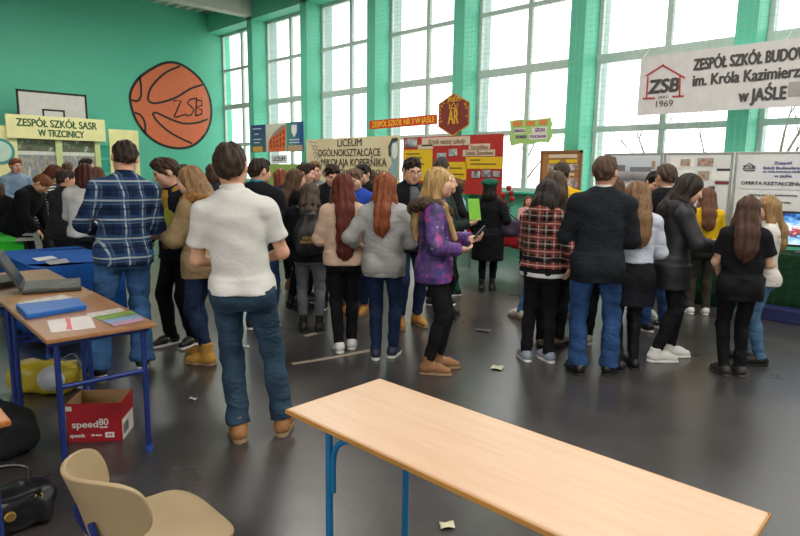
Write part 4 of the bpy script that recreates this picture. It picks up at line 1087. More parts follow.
# ================================================================== tables
def cloth_table(name, label, x0, x1, y0, y1, zt, drop, mat, fold=.02, legs=None, rz=0, group=None):
    cx, cy = (x0+x1)/2, (y0+y1)/2; t = empty(name, (cx, cy, 0), rz, label, 'table', group); hx, hy = (x1-x0)/2, (y1-y0)/2
    MB().span((-hx, -hy, zt-.03), (hx, hy, zt)).build('tabletop', plain('#b08a5a', .5), t)
    for sx in (-1, 1):
        for sy in (-1, 1): MB().tube([(sx*(hx-.06), sy*(hy-.06), 0), (sx*(hx-.06), sy*(hy-.06), zt-.03)], .018, 8).build('leg', legs or plain('#8a8f8c', .5, .5), t)
    # cloth: rounded rectangle rings, folds growing to the hem
    per = []; n = 120; r0 = .03
    for i in range(n):
        a = 2*math.pi*i/n; c, s = math.cos(a), math.sin(a); k = max(abs(c)/(hx+.012), abs(s)/(hy+.012)); per.append((c/k, s/k, a))
    V = []; F = []; rings = [(0, zt+.008, .97), (0, zt+.008, 1.0)]+[(q, zt+.008-.01-(drop-.01)*q, 1.0) for q in (.0, .25, .5, .75, 1.0)]
    for q, z, sc in rings:
        for x, y, a in per:
            w_ = q*fold*(math.sin(a*17+1)+.6*math.sin(a*31+2))+q*.02; l = math.hypot(x, y); V.append((x*sc+x/l*w_, y*sc+y/l*w_, z-(.01*math.sin(a*9) if q == 1 else 0)))
    for k in range(len(rings)-1):
        for i in range(n): F.append((k*n+i, (k+1)*n+i, (k+1)*n+(i+1) % n, k*n+(i+1) % n))
    F.append(tuple(range(n))[::-1])
    F = [f[::-1] for f in F]
    c = MB().add(V, F).build('tablecloth', mat, t, smooth='auto'); s = c.modifiers.new('thickness', 'SOLIDIFY'); s.thickness = .003; s.offset = 1
    return t
def top_box(name, label, cat, pts, z, h, mat, group=None, bevel=.003, parts=None):
    """thin box standing on a surface; pts are the 4 outline points"""
    c = sum(np.array(p, float) for p in pts)/len(pts); P = [np.array((p[0]-c[0], p[1]-c[1])) for p in pts]
    t = empty(name, (c[0], c[1], z), 0, label, cat, group) if parts else None
    mb = MB().prism([tuple(p) for p in P], 2, 0, h)
    if parts: return t, mb
    o = mb.build(name, mat, bevel=bevel); o.location = (c[0], c[1], z); return tag(o, label, cat, group)

# front beech table ------------------------------------------------------------
def beech(c, c2):
    m, nt, b = new_mat('beech laminate')
    n = noise(nt, coords(nt, (1.5, 18, 18)), 1.4, 6, .6); n2 = noise(nt, coords(nt), 1.6, 4)
    base = ramp(nt, n, [(.35, srgb(c)), (.6, srgb(c2))]); base = mix(nt, .35, base, ramp(nt, n2, [(.35, srgb(c)), (.65, srgb(c2))]))
    sp = ramp(nt, noise(nt, coords(nt, (5, 9, 9)), 1.6, 3), [(.74, (0, 0, 0, 1)), (.78, (.5, .5, .5, 1))]); base = mix(nt, sp, base, srgb('#8a6a50'))
    nt.links.new(base, b.inputs['Base Color']); b.inputs['Roughness'].default_value = .32; b.inputs['Specular IOR Level'].default_value = .5; return m
BE = beech('#d2ac8c', '#dcbb9c'); EDGE = plain('#c08a45', .45, var=.15)
BLUE = plain('#1672a8', .4, .1); NAVY = plain('#1d3278', .4, .1)
FY = rad(2.0); fc = np.array((-1.165, 1.565, 0))
t = empty('school_table', fc, FY, 'long beech-topped table with light blue tube legs in the foreground', 'table')
MB().span((-.78, -.257, .727), (.78, .257, .75)).build('tabletop', BE, t, bevel=.009, seg=3)
mb = MB(); bar_pts = [(-.782, -.259), (.782, -.259), (.782, .259), (-.782, .259)]
for (xa, ya), (xb2, yb2) in zip(bar_pts, bar_pts[1:]+bar_pts[:1]): mb.span((min(xa, xb2)-.002, min(ya, yb2)-.002, .7285), (max(xa, xb2)+.002, max(ya, yb2)+.002, .7465))
mb.build('edge_band', EDGE, t, bevel=.006)
for sx in (-1, 1):
    for sy in (-1, 1):
        x = sx*.57; l = MB().tube([(x, sy*.215, .01), (x, sy*.215, .727)], .0145, 14).build('leg', BLUE, t, smooth='auto')
        MB().tube([(x, sy*.215, 0), (x, sy*.215, .03)], .018, 12).build('foot_cap', plain('#22262a', .6), l, smooth='auto')
        pts = smooth_pts([(x+sx*-.022, sy*.215, .47), (x-sx*.024, sy*.215, .60), (x-sx*.045, sy*.21, .665), (x-sx*.11, sy*.2, .70), (x-sx*.27, sy*.19, .715)], 6)
        MB().tube(pts, .0115, 12).build('brace', BLUE, t, smooth='auto')
        MB().span((x-sx*.25-.03, sy*.19-.012, .712), (x-sx*.25+.03, sy*.19+.012, .727)).build('bracket', plain('#222428', .5), t)
    MB().tube([(sx*.57, -.215, .70), (sx*.57, .215, .70)], .012, 10).build('crossbar', BLUE, t, smooth='auto')
# beige moulded chair ----------------------------------------------------------
PLY = plain('#a8916f', .42, var=.05)
t = empty('moulded_chair', (-1.985, .785, 0), 0, 'beige moulded chair cut off by the lower left edge of the picture', 'chair')
def sheet(fn, nu, nv, th):
    G = np.array([[fn(i/nu, j/nv) for j in range(nv+1)] for i in range(nu+1)])
    du = np.gradient(G, axis=0); dv = np.gradient(G, axis=1); n = np.cross(du, dv); n /= np.maximum(np.linalg.norm(n, axis=2), 1e-9)[..., None]
    A, B = (G+n*th/2).reshape(-1, 3), (G-n*th/2).reshape(-1, 3); m_ = len(A); id_ = lambda i, j: i*(nv+1)+j; F = []
    for i in range(nu):
        for j in range(nv):
            q = (id_(i, j), id_(i+1, j), id_(i+1, j+1), id_(i, j+1)); F += [q, tuple(m_+k for k in q[::-1])]
    per = [id_(i, 0) for i in range(nu)]+[id_(nu, j) for j in range(nv)]+[id_(i, nv) for i in range(nu, 0, -1)]+[id_(0, j) for j in range(nv, 0, -1)]
    for a, b_ in zip(per, per[1:]+per[:1]): F.append((a, m_+a, m_+b_, b_))
    return MB().add(np.concatenate([A, B]), F)
def sq(u, w, p=5.0):
    """square -> rounded-corner square"""
    a, b_ = 2*u-1, 2*w-1; m_ = max(abs(a), abs(b_))
    if m_ < 1e-9: return 0., 0.
    k = m_/((abs(a)**p+abs(b_)**p)**(1/p)); return a*k, b_*k
def backfn(u, w):
    a, b_ = sq(u, w, 3.2); return (a*.20, -.25+.14*a*a-.04*max(0, b_)+.03*max(0, -b_), .625+b_*.125+.022*a*a-.012)
def seatfn(u, w):
    a, b_ = sq(u, w, 4.0); return (a*.225+.015, b_*.21-.01, .440-.016*(1-a*a)*(1-b_*b_)-.03*max(0, b_-.55)**2*4+.02*max(0, -b_-.6))
s = sheet(backfn, 28, 24, .016).build('backrest', PLY, t, smooth='auto', bevel=.004)
sheet(seatfn, 28, 28, .014).build('seat', PLY, t, smooth='auto', bevel=.004)
for sx in (-1, 1):
    MB().tube(smooth_pts([(sx*.10, .17, .404), (sx*.10, -.10, .404), (sx*.09, -.19, .44), (sx*.08, -.232, .52), (sx*.07, -.245, .58)], 6), .011, 10).build('frame_rail', NAVY, t, smooth='auto')
    for sy in (-1, 1): MB().tube([(sx*.12, sy*.14, .404), (sx*.17, sy*.19, .0)], .011, 10).build('leg', NAVY, t, smooth='auto')
# left tables -------------------------------------------------------------------
BE_SHADE = beech('#9c6c46', '#ab7c54')  # darker beech: the shade of the left corner is in the colour
def desk(x0, x1, y0, y1, label, rz=0, mat=BE_SHADE, group=None, h=.75):
    cx, cy = (x0+x1)/2, (y0+y1)/2; hx, hy = (x1-x0)/2, (y1-y0)/2
    t = empty('school_table', (cx, cy, 0), rz, label, 'table', group)
    MB().span((-hx, -hy, h-.024), (hx, hy, h)).build('tabletop', mat, t, bevel=.006)
    for sx in (-1, 1):
        x = sx*(hx-.07)
        for sy in (-1, 1):
            l = MB().tube([(x, sy*(hy-.06), .01), (x, sy*(hy-.06), h-.024)], .0165, 12).build('leg', NAVY, t, smooth='auto')
            MB().tube([(x, sy*(hy-.06), 0), (x, sy*(hy-.06), .035)], .02, 12).build('foot_cap', plain('#2a55b0', .5), l, smooth='auto')
        MB().tube([(x, -hy+.06, .50), (x, hy-.06, .50)], .0145, 10).build('crossbar', NAVY, t, smooth='auto')
        MB().span((x-.015, -hy+.03, h-.055), (x+.015, hy-.03, h-.025)).build('rail', NAVY, t)
    for sy in (-1, 1): MB().span((-hx+.07, sy*(hy-.07)-.01, h-.05), (hx-.07, sy*(hy-.07)+.01, h-.025)).build('rail', NAVY, t)
    return t
TZ = .79
desk(-4.70, -3.445, .847, 1.421, 'school table with dark blue legs above the red paper box', rad(-2), h=TZ)
desk(-5.97, -4.72, .885, 1.46, 'school table with dark blue legs carrying the open laptop', rad(-2), h=TZ)
desk(-3.82, -2.53, -.12, .47, 'wooden table showing only its rounded corner at the left edge', 0, beech('#a9642e', '#b8763c'))
# laptop ------------------------------------------------------------------------
t = empty('laptop', (-4.98, 1.225, TZ), rad(164), 'open grey laptop with its dark screen tilted back on the wooden table', 'laptop')
GREY = plain('#3d3c3a', .45); DKG = plain('#26272a', .4)
MB().span((-.19, -.20, .004), (.19, .13, .028)).build('base', GREY, t, bevel=.006)
MB().span((-.165, -.03, .028), (.165, .10, .031)).build('keyboard', DKG, t); MB().span((-.05, -.17, .028), (.05, -.08, .0295)).build('touchpad', plain('#4a4a48', .35), t)
M_ = Rx(rad(-28)); sc_ = MB().box((0, 0, .125), (.38, .014, .25)); sc_.v = [tuple(M_@np.array(p)+np.array((0, .135, .03))) for p in sc_.v]; lid = sc_.build('lid', GREY, t, bevel=.005)
sc_ = MB().box((0, -.008, .128), (.345, .003, .21)); sc_.v = [tuple(M_@np.array(p)+np.array((0, .135, .03))) for p in sc_.v]; sc_.build('screen', plain('#191b20', .2), lid)
MB().tube([(-.12, .135, .026), (.12, .135, .026)], .009, 10).build('hinge', DKG, t)
t.scale = (1.12, 1.12, 1.12)
top_box('storage_case', 'low dark grey case on the table at the left edge behind the laptop', 'case', [at_z(*p, TZ) for p in ((-14, 282), (14, 279), (18, 286), (-12, 291))], TZ, .045, plain('#4a4643', .6), bevel=.004)
# blue folder box, papers ---------------------------------------------------------
top_box('document_case', 'flat bright blue document case lying on the table near the laptop', 'case', [at_z(16, 309, TZ), at_z(78, 302, TZ), at_z(87, 310, TZ), at_z(27, 320, TZ)], TZ, .032, plain('#1f62b8', .4), bevel=.006)
t, mb = top_box('paper_sheet', 'white sheet with a pink ribbon lying at the front of the table', 'paper', [at_z(47, 321, TZ), at_z(90, 315.5, TZ), at_z(96, 328, TZ), at_z(51, 333, TZ)], TZ+.0005, .0015, None, parts=1)
mb.build('sheet', plain('#d9d2cf', .7), t); c = np.array(t.location)
poly_plate('ribbon', [at_z(u, v, TZ+.0022)-c for u, v in ((65, 319), (70, 318.5), (70.5, 322), (72.5, 330), (69, 329), (66.5, 330.5), (67.5, 323))], Z0, .002, plain('#e0707c', .6), t)
BRO = [((86, 314), (120, 308), (125, 311), (92, 318), '#c9c4ba', 'printed pale brochure strip at the far back of the small table spread'), ((94, 317), (132, 311), (137, 314), (100, 321), '#7d9a45', 'green brochure in the fan of leaflets by the plaid-shirted man'),
       ((102, 321), (138, 315), (143, 318), (108, 324), '#7fa0c0', 'light blue brochure in the fan of leaflets at the table end'), ((108, 324), (140, 318.5), (146, 321), (114, 327), '#b48fa8', 'pinkish brochure nearest the table end in the fan')]
for k, (a, b_, c, d_, col_, lb) in enumerate(BRO):
    top_box('brochure', lb, 'brochure', [at_z(*p, TZ) for p in (a, b_, c, d_)], TZ+.0002+.001*k, .0022, plain(col_, .35, var=.25, nscale=30), 'brochures fanned on the left table', bevel=0)
for k, (a, b_, c, d_, lb) in enumerate([((18, 303), (35, 300), (46, 304), (24, 308), 'printed leaflet left of the others in front of the laptop'), ((34, 300), (50, 297.5), (58, 300), (42, 304), 'printed leaflet in the middle of the row in front of the laptop'), ((50, 298), (62, 295), (72, 297.5), (58, 301), 'printed leaflet right of the others in front of the laptop')]):
    top_box('leaflet', lb, 'leaflet', [at_z(*p, TZ) for p in (a, b_, c, d_)], TZ+.0002+.0008*k, .0016, plain('#cfc8c2', .5, var=.35, nscale=40), 'leaflets in front of the laptop', bevel=0)
# red paper box ---------------------------------------------------------------------
A_ = at_z(68, 443, 0); ang = math.atan2(.251, .194); t = empty('cardboard_box', (A_[0], A_[1], 0), ang, 'open red and white printer paper box under the wooden table', 'box')
bw, bd_, bh = .318, .246, .25; RB = plain('#a81822', .5); CBW = plain('#d8d4cc', .6); INN = plain('#b08e62', .8)
walls = MB().span((0, 0, 0), (bw, .004, bh)).span((0, bd_-.004, 0), (bw, bd_, bh)).span((0, 0, 0), (.004, bd_, bh)).span((bw-.004, 0, 0), (bw, bd_, bh)).span((0, 0, 0), (bw, bd_, .004))
walls.build('carton', RB, t)
MB().span((.005, bd_-.007, .006), (bw-.005, bd_-.0045, bh-.001)).span((.0045, .005, .006), (.007, bd_-.005, bh-.001)).span((bw-.007, .005, .006), (bw-.0045, bd_-.005, bh-.001)).span((.005, .0045, .006), (bw-.005, .007, bh-.001)).build('cardboard_lining', INN, t)
MB().span((bw+.0002, .02, .0), (bw+.0015, bd_-.02, .13)).build('white_label', CBW, t); MB().span((-.0015, .05, .1), (-.0002, bd_-.02, bh)).build('white_label', CBW, t)
mb = MB()
for i in range(9): mb.span((bw+.0016, .035+i*.011, .03), (bw+.0025, .035+i*.011+.005, .095))
mb.build('label_print', INK, t)
def ltext(txt, size, x, z, width, mat=WHITE, bold=.001):
    M3 = Rz(ang); p = np.array((A_[0], A_[1], 0))+M3@np.array((x, -.0012, z)); return text_obj('lettering', txt, size, p, M3@X0, Z0, mat, t, 'LEFT', width=width, bold=bold, extrude=.0006)
bpy.context.view_layer.update()
ltext('speed', .06, .03, .115, .15, bold=.0016); ltext('80', .06, .187, .128, .055, bold=.0012); ltext('copy paper', .018, .19, .098, .05); ltext('speeds', .032, .015, .045, .085, bold=.001); ltext('500 sheets', .016, .14, .045, .06)
M3 = Rz(ang)
MB().span((.222, -.0012, .028), (.275, -.0002, .062)).build('white_badge', WHITE, t); ltext('A4', .026, .234, .045, .03, RB)
MB().span((.0, -.0012, .205), (.035, -.0002, .235)).build('corner_label', CBW, t)
# bags ---------------------------------------------------------------------------
LEA = plain('#17151a', .32, spec=.5)
def soft_bag(name, label, cat, c, size, rz, mat, seed, hang=None):
    t = empty(name, c, rz, label, cat); S = SDF(); a, b_, h = size
    S.box((0, 0, h*.45), (a/2, b_/2, h*.45), None, rd=min(b_, h)*.32, k=.03); S.ell((a*.2, 0, h*.7), (a*.3, b_*.45, h*.3), k=.06); S.ell((-a*.25, 0, h*.6), (a*.25, b_*.45, h*.3), k=.06); S.cut((0, 0, .002), (0, 0, -1))
    sdf_obj('body', S, .011, mat, t, folds(seed, .010, (18, 14, 22))); return t
t = soft_bag('handbag', 'black leather handbag with a gold clasp on the floor at lower left', 'handbag', (-3.15, .53, 0), (.40, .20, .20), rad(88), LEA, 3)
MB().tube(smooth_pts([(-.12, -.09, .17), (-.11, -.13, .21), (0, -.16, .215), (.11, -.13, .21), (.12, -.09, .17)], 8), .011, 8).build('handle', LEA, t, smooth='auto')
MB().tube(smooth_pts([(-.12, .08, .17), (-.13, .11, .23), (0, .14, .25), (.11, .11, .23), (.12, .08, .17)], 8), .011, 8).build('handle', LEA, t, smooth='auto')
e = MB().lathe([(0, 0), (.024, 0), (.024, .008), (.018, .011), (0, .011)], (0, 0, 0), 20); e.v = [(.0+p[0], -.106-p[2], .11+p[1]) for p in e.v]; e.build('clasp', plain('#c8a25a', .3, .8), t)
for x in (-.12, .12): MB().tube([(x+.015*math.cos(a), -.10, .16+.015*math.sin(a)) for a in np.linspace(0, 6.0, 12)], .004, 6, True).build('ring', plain('#c8a25a', .3, .8), t)
t = soft_bag('shoulder_bag', 'slumped black fabric bag on the floor beneath the left tables', 'bag', (-4.14, .70, 0), (.50, .26, .28), rad(15), plain('#141417', .8), 8)
MB().tube(smooth_pts([(-.2, -.12, .24), (-.05, -.2, .2), (.1, -.19, .12), (.25, -.1, .22)], 8), .013, 8).build('strap', plain('#141417', .8), t, smooth='auto')
t = soft_bag('carrier_bag', 'yellow and white plastic carrier bag lying under the wooden table', 'bag', (-5.02, 1.18, 0), (.50, .26, .24), rad(40), plain('#b09c22', .4), 14)
S = SDF(); S.ell((.12, -.08, .13), (.12, .09, .10)); sdf_obj('white_panel', S, .01, plain('#b9bcc0', .4), t, folds(4, .006))
MB().tube(smooth_pts([(.1, 0, .22), (.2, .05, .28), (.28, .02, .18)], 6), .008, 6).build('handle', plain('#3a4a6a', .5), t)
# cloth tables ---------------------------------------------------------------------
BC = fabric('#1c57a6', .12); GC = fabric('#2fb02f', .12)
cloth_table('exhibition_table', 'table under a bright blue cloth behind the laptop table', -7.75, -6.26, 1.46, 2.25, .75, .70, BC)
cloth_table('exhibition_table', 'table with a bright green cloth at the far left', -10.1, -8.72, 1.2, 1.92, .75, .16, GC, .006)
cloth_table('exhibition_table', 'table under a dark bottle-green cloth below the pale boards', -3.45, -.6, 8.28, 8.86, .75, .72, fabric('#163822', .15))
cloth_table('exhibition_table', 'small table with a red cloth and grey legs by the windows', -6.75, -5.5, 8.20, 8.85, .76, .30, fabric('#a01c26', .15), .02)
for k, (pts, lb, c) in enumerate((([(32, 259), (52, 256.5), (58, 259), (38, 262)], 'white sheet on the blue cloth near its left end', '#c9ced6'), ([(44, 262), (66, 259), (70, 263), (50, 265.5)], 'grey printed sheet on the blue cloth beside the white blouse', '#8a8f96'))):
    top_box('paper_sheet', lb, 'paper', [at_z(*p, .758) for p in pts], .764, .002, plain(c, .6), bevel=0)
for k, (pts, lb) in enumerate((([(14, 242), (34, 241), (36, 238), (18, 238.5)], 'grey flyer spread on the green cloth nearest its front edge'), ([(22, 236), (36, 236.5), (38, 234), (26, 233.5)], 'grey flyer on the green cloth farther from its front edge'))):
    top_box('flyer', lb, 'flyer', [at_z(*p, .758) for p in pts], .764, .002, plain('#8f918c', .6), bevel=0)
# monitor --------------------------------------------------------------------------
q0 = at_y(783, 211, 8.6); t = empty('monitor', (q0[0]+.28, 8.6, .762), rad(8), 'black flat monitor showing a bright picture on the dark green cloth', 'monitor')
MB().span((-.28, -.02, .07), (.28, .025, .50)).build('casing', plain('#17181b', .35), t, bevel=.006)
me, nt, b = new_mat('lit screen'); sp = nt.nodes.new('ShaderNodeSeparateXYZ'); nt.links.new(coords(nt), sp.inputs[0])
f = math_node(nt, 'ADD', sp.outputs[2], math_node(nt, 'MULTIPLY', math_node(nt, 'SUBTRACT', noise(nt, coords(nt, (11, 5, 18)), 1, 3), .5), .32))
em = ramp(nt, f, [(.10, srgb('#c9dcec')), (.19, srgb('#7fb4dc')), (.23, srgb('#1d3350')), (.27, srgb('#b0424a')), (.31, srgb('#dce8f0')), (.40, srgb('#4a90d0')), (.47, srgb('#173a7a'))])
nt.links.new(em, b.inputs['Base Color']); nt.links.new(em, b.inputs['Emission Color']); b.inputs['Emission Strength'].default_value = .55
MB().span((-.255, -.023, .10), (.255, -.0201, .475)).build('screen', me, t)
MB().span((-.03, -.01, .0), (.03, .03, .09)).span((-.11, -.09, 0), (.11, .09, .012)).build('stand', plain('#17181b', .35), t, bevel=.004)
for k, (u, v, c, lb, w_, h) in enumerate(((704, 240, '#e0a81c', 'yellow folder on the dark green cloth beside the girl in yellow', .34, .05), (722, 233, '#c9cbd0', 'white leaflet stack on the dark green cloth behind the yellow folder', .22, .03))):
    p = at_z(u, v+6, .76); o = MB().span((-w_/2, -.13, 0), (w_/2, .13, h)).build('folder' if k == 0 else 'leaflet_stack', plain(c, .5), bevel=.004); o.location = (p[0], min(p[1], 8.7), .759); o.rotation_euler = (0, 0, .2); tag(o, lb, 'folder' if k == 0 else 'leaflets')
p = at_z(778, 311, 0); o = MB().span((-.28, -.1, 0), (.28, .1, .16)).build('storage_box', plain('#1c2250', .5), bevel=.01); o.location = (-1.85, 8.09, 0); tag(o, 'dark blue box on the floor in front of the dark green cloth', 'box')
# roses ---------------------------------------------------------------------------
p = at_y(509, 236, 8.6); t = empty('rose_vase', (p[0]-.05, 8.55, .772), 0, 'tall vase of red roses on the red tablecloth', 'vase')
MB().lathe([(.0, 0), (.05, 0), (.055, .05), (.04, .16), (.032, .22), (.042, .25), (.036, .25), (.02, .2), (0, .1)], n=20).build('vase', plain('#b8242c', .3), t, smooth='auto')
r = random.Random(4)
for k, (dx, dz) in enumerate(((-.06, .50), (.04, .62), (.12, .44), (-.02, .36), (.09, .54), (-.12, .42))):
    st = MB().tube(smooth_pts([(0, 0, .1), (dx*.4, .02, .3), (dx, r.uniform(-.05, .05), dz)], 5), .006, 6)
    for j in range(4):
        f_ = .4+.15*j; x, z = dx*f_, .1+(dz-.1)*f_; s = (-1)**j; st.add([(x, 0, z), (x+s*.04, .02, z+.02), (x+s*.075, 0, z+.04), (x+s*.04, -.02, z+.035)], [(0, 1, 2, 3), (3, 2, 1, 0)])
    so = st.build('stem', plain('#2f6a34', .6), t)
    S = SDF(); c = np.array((dx, 0, dz+.03)); S.ell(c, (.042, .042, .045), k=.008)
    for j in range(6):
        a = j*1.05; S.ell(c+np.array((.025*math.cos(a), .025*math.sin(a), .01)), (.022, .022, .035), k=.004)
    S.ell(c+np.array((0, 0, .045)), (.018, .018, .02), k=.006, op='s'); sdf_obj('rose', S, .006, plain('#b01c28', .6), so)
o = MB().span((-.16, -.10, 0), (.16, .10, .10)).build('gift_box', plain('#d8a49c', .5), bevel=.006); o.location = (-5.85, 8.5, .772); o.rotation_euler = (0, 0, .3); tag(o, 'pale pink box on the red tablecloth beside the roses', 'box')
# litter on the floor -----------------------------------------------------------------
def scrap(u, v, w_, h, c, label, name='paper_scrap', cat='paper', rz=.4):
    p = at_z(u, v); mb = sheet(lambda a, b_: ((a-.5)*w_, (b_-.5)*h, .006+.010*abs(math.sin(3*a+2*b_))), 6, 5, .002); o = mb.build(name, plain(c, .6), smooth=True); o.location = (p[0], p[1], 0); o.rotation_euler = (0, 0, rz); tag(o, label, cat)
scrap(497, 368.5, .10, .10, '#d9d2b8', 'cream paper scrap on the floor between the walkway and the foreground table')
scrap(193, 400, .06, .03, '#c9c4be', 'tiny white paper scrap on the dark floor left of the white-shirted man')
scrap(447, 527, .07, .05, '#d8ceb0', 'crumpled cream wrapper on the floor beneath the foreground table', 'wrapper', 'litter', .9)
scrap(245, 347, .10, .03, '#d9d6d0', 'small white scrap on the floor just behind the white-shirted man')
scrap(483, 331, .16, .09, '#5b5458', 'dark crumpled leaflet on the floor beside the purple-jacketed girl', 'crumpled_leaflet', 'litter')
mb = MB(); bar(mb, [at_z(u, v, .0005) for u, v in ((292, 364), (330, 358), (372, 350))], .06, .0015, Z0)
mb2 = MB(); bar(mb2, [at_z(u, v, .0005) for u, v in ((305, 336), (322, 332))], .07, .0015, Z0); tag(mb2.build('court_line', plain('#a08f80', .7, var=.25, nscale=20)), 'short worn remnant of court line by the black boots', 'floor marking')
tag(mb.build('court_line', plain('#a08f80', .7, var=.25, nscale=20)), 'long worn pale court line on the dark floor before the white sneakers', 'floor marking')
# ================================================================== the visitors
F_ = fabric
BLK = F_('#17171a', .2); BLK2 = F_('#121215', .2); DGR = F_('#2a2b2e', .15); CHAR = F_('#33353a', .12)
SHW = plain('#dcdad6', .55); SHB = plain('#18181a', .5); TAN = plain('#9a6836', .65, var=.15); SOLE = plain('#8a7355', .7); SOLB = plain('#1c1b1b', .7); SOLW = plain('#d8d5cf', .6)
JB = denim('#2c4254', .4); JBR = denim('#284672', .55); JMID = denim('#3a618f', .5); JLT = denim('#4f7394', .35); JDK = denim('#1c2a48', .25); JGR = denim('#6a6e76', .25)
NAVYF = F_('#1e2638', .15)
SN = lambda m_=SHB, s=SOLW, **k: dict(kind='sneaker', mat=m_, sole=s, **k)
BOOT = lambda m_=TAN, s=SOLE, k='ankle', **q: dict(kind=k, mat=m_, sole=s, **q)
PB = plaid('#1a2947', [(.5, .42, '#34527c', .5), (.5, .085, '#b9c4bd', .68), (.05, .12, '#10182e', .6), (.30, .03, '#8fa09a', .35)], .150, .150, 'navy')
PR = plaid('#2a2422', [(.5, .34, '#8a3a34', .6), (.5, .07, '#cfc2b6', .5), (.05, .10, '#c4b6a8', .42), (.80, .10, '#171414', .8), (.28, .03, '#a86a60', .5)], .15, .12, 'red')
m, nt, b = new_mat('galaxy print'); v = coords(nt)
n1 = noise(nt, v, 7, 5, .6); n2 = noise(nt, coords(nt, (1, 1, 1), rot=(1, 2, 0)), 11, 4)
base = ramp(nt, n1, [(.30, srgb('#14132e')), (.44, srgb('#352c5c')), (.55, srgb('#6a3f8a')), (.66, srgb('#35508f'))])
base = mix(nt, ramp(nt, n2, [(.56, (0, 0, 0, 1)), (.68, (.9, .9, .9, 1))]), base, srgb('#b04a90'))
base = mix(nt, ramp(nt, noise(nt, v, 38, 2), [(.68, (0, 0, 0, 1)), (.74, (.9, .9, .9, 1))]), base, srgb('#d9d0ee'))
nt.links.new(base, b.inputs['Base Color']); b.inputs['Roughness'].default_value = .55; GAL = m
m, nt, b = new_mat('striped knit'); sp = nt.nodes.new('ShaderNodeSeparateXYZ'); nt.links.new(coords(nt), sp.inputs[0])
nt.links.new(mix(nt, math_node(nt, 'LESS_THAN', math_node(nt, 'FRACT', math_node(nt, 'DIVIDE', sp.outputs[2], .045)), .5), srgb('#d4d2cc'), srgb('#24252a')), b.inputs['Base Color']); b.inputs['Roughness'].default_value = .9; STR = m
SK = '#d8a78a'; SK2 = '#e0b298'; SK3 = '#cf9c80'
BR1, BR2, BR3, DK_, GI, BL_, AU = '#2e2017', '#4a3322', '#5c4129', '#1f1713', '#8a4e2a', '#a9885a', '#7c4424'
P = {}

# --- nearest figures
P['polo'] = person('man in a white polo shirt, blue jeans and tan boots standing with his back turned', 247, 143, vf=437, face=176, build=.95, side=4.5, head=(-4, 6, 0), arms=('belly', 'belly'), feet=((.045, .02, 14), (-.215, -.03, -12)),
    top=dict(mat=F_('#cfcdc8', .04, .9, .12), sleeve='short', collar='fold', hem=.90, drape=.5, th=.012, fold=.006, name='polo_shirt'), bottom=dict(mat=JB, th=.011, ankle=.058, hem=.10, fold=.006, name='jeans'), shoes=BOOT(plain('#9c6b3e', .7, var=.2), lace=plain('#c9b08a')), hair=dict(c='#33251b', vol=1.02, quiff=1.2), skin=SK, fine=True)
P['plaid'] = person('tall man in a navy plaid shirt and faded jeans standing by the left table', 131, 140, vf=370, face=188, build=1.0, side=-4, head=(-8, 22, 0), arms=((.14, -.27, 1.04), (-.10, -.26, 1.06)), feet=((.23, .05, 20), (-.09, -.02, -14)),
    top=dict(mat=PB, collar='fold', hem=.83, drape=.9, th=.017, fold=.007), bottom=dict(mat=JMID, th=.017, ankle=.07, fold=.007, name='jeans'), shoes=SN(stripe=SOLW), hair=dict(c=BR1), skin=SK, fine=True)
P['navy'] = person('youth in a navy jacket with mustard hood lining looking down at a leaflet', 184, 158, vf=344, face=-50, head=(-32, 22, 0), arms=((.10, -.27, 1.08), (-.04, -.30, 1.04)), feet=((.1, .03, 10), (-.1, -.06, -6)), lean=4,
    top=dict(mat=F_('#1b1e2a', .15), collar='hood', hmat=F_('#b08a3a', .15), hem=.82, th=.028, open=F_('#a07c34', .15)), bottom=dict(mat=BLK, th=.012), shoes=SN(stripe=SOLW), hair=dict(c='#3d2a1e', quiff=1.4), skin=SK2, fine=True)
P['camel'] = person('girl in a camel parka with a fur-trimmed hood and tan boots', 206, 165, vf=361, face=-122, sex='f', head=(6, 14, 0), arms=('phone', 'reach'), feet=((.09, .06, 4), (-.09, -.07, -4)), lean=4,
    top=dict(mat=F_('#8f7a58', .15), collar='fur', fmat=F_('#94693a', .35), hem=.78, th=.034, sth=.028), bottom=dict(mat=JDK, th=.008), shoes=BOOT(plain('#b98a3a', .65, var=.15), SOLE, 'boot', big=1.12), hair=dict(c='#8a6a48', style='long', L=.36, w=.09), skin=SK2, fine=True)
P['purple'] = person('girl with long blond hair in a purple galaxy-print jacket and tan boots', 432, 166, vf=371, face=90, sex='f', head=(0, 6, 0), arms=('phone', (-.12, -.20, 1.08)), feet=((.08, -.05, 6), (-.08, .03, -8)),
    top=dict(mat=GAL, collar='fur', fmat=F_('#5a4a3c', .3), hem=.80, th=.032, sth=.026), bottom=dict(mat=BLK, th=.007), shoes=BOOT(plain('#8f6440', .7), SOLE, lace=plain('#c9b08a')), hair=dict(c='#b08f5c', style='long', L=.44, front=.24, w=.08, line=.004), skin=SK2, fine=True)
P['grey'] = person('girl with auburn hair in a light grey sweater and navy jeans, back turned', 383, 171, vf=357, face=172, sex='f', head=(-10, 8, 0), arms=((.22, -.16, 1.02), 'belly'), feet=((.06, .05, 6), (-.09, -.03, -12)),
    top=dict(mat=F_('#a5a4a2', .08), hem=.79, th=.022, drape=.9, sleeve='34', fold=.007, name='sweater'), bottom=dict(mat=JDK, th=.007, name='jeans'), shoes=SN(plain('#2a3048', .6), lace=SOLW), hair=dict(c='#84482a', style='long', L=.40, w=.072), skin=SK2, fine=True)
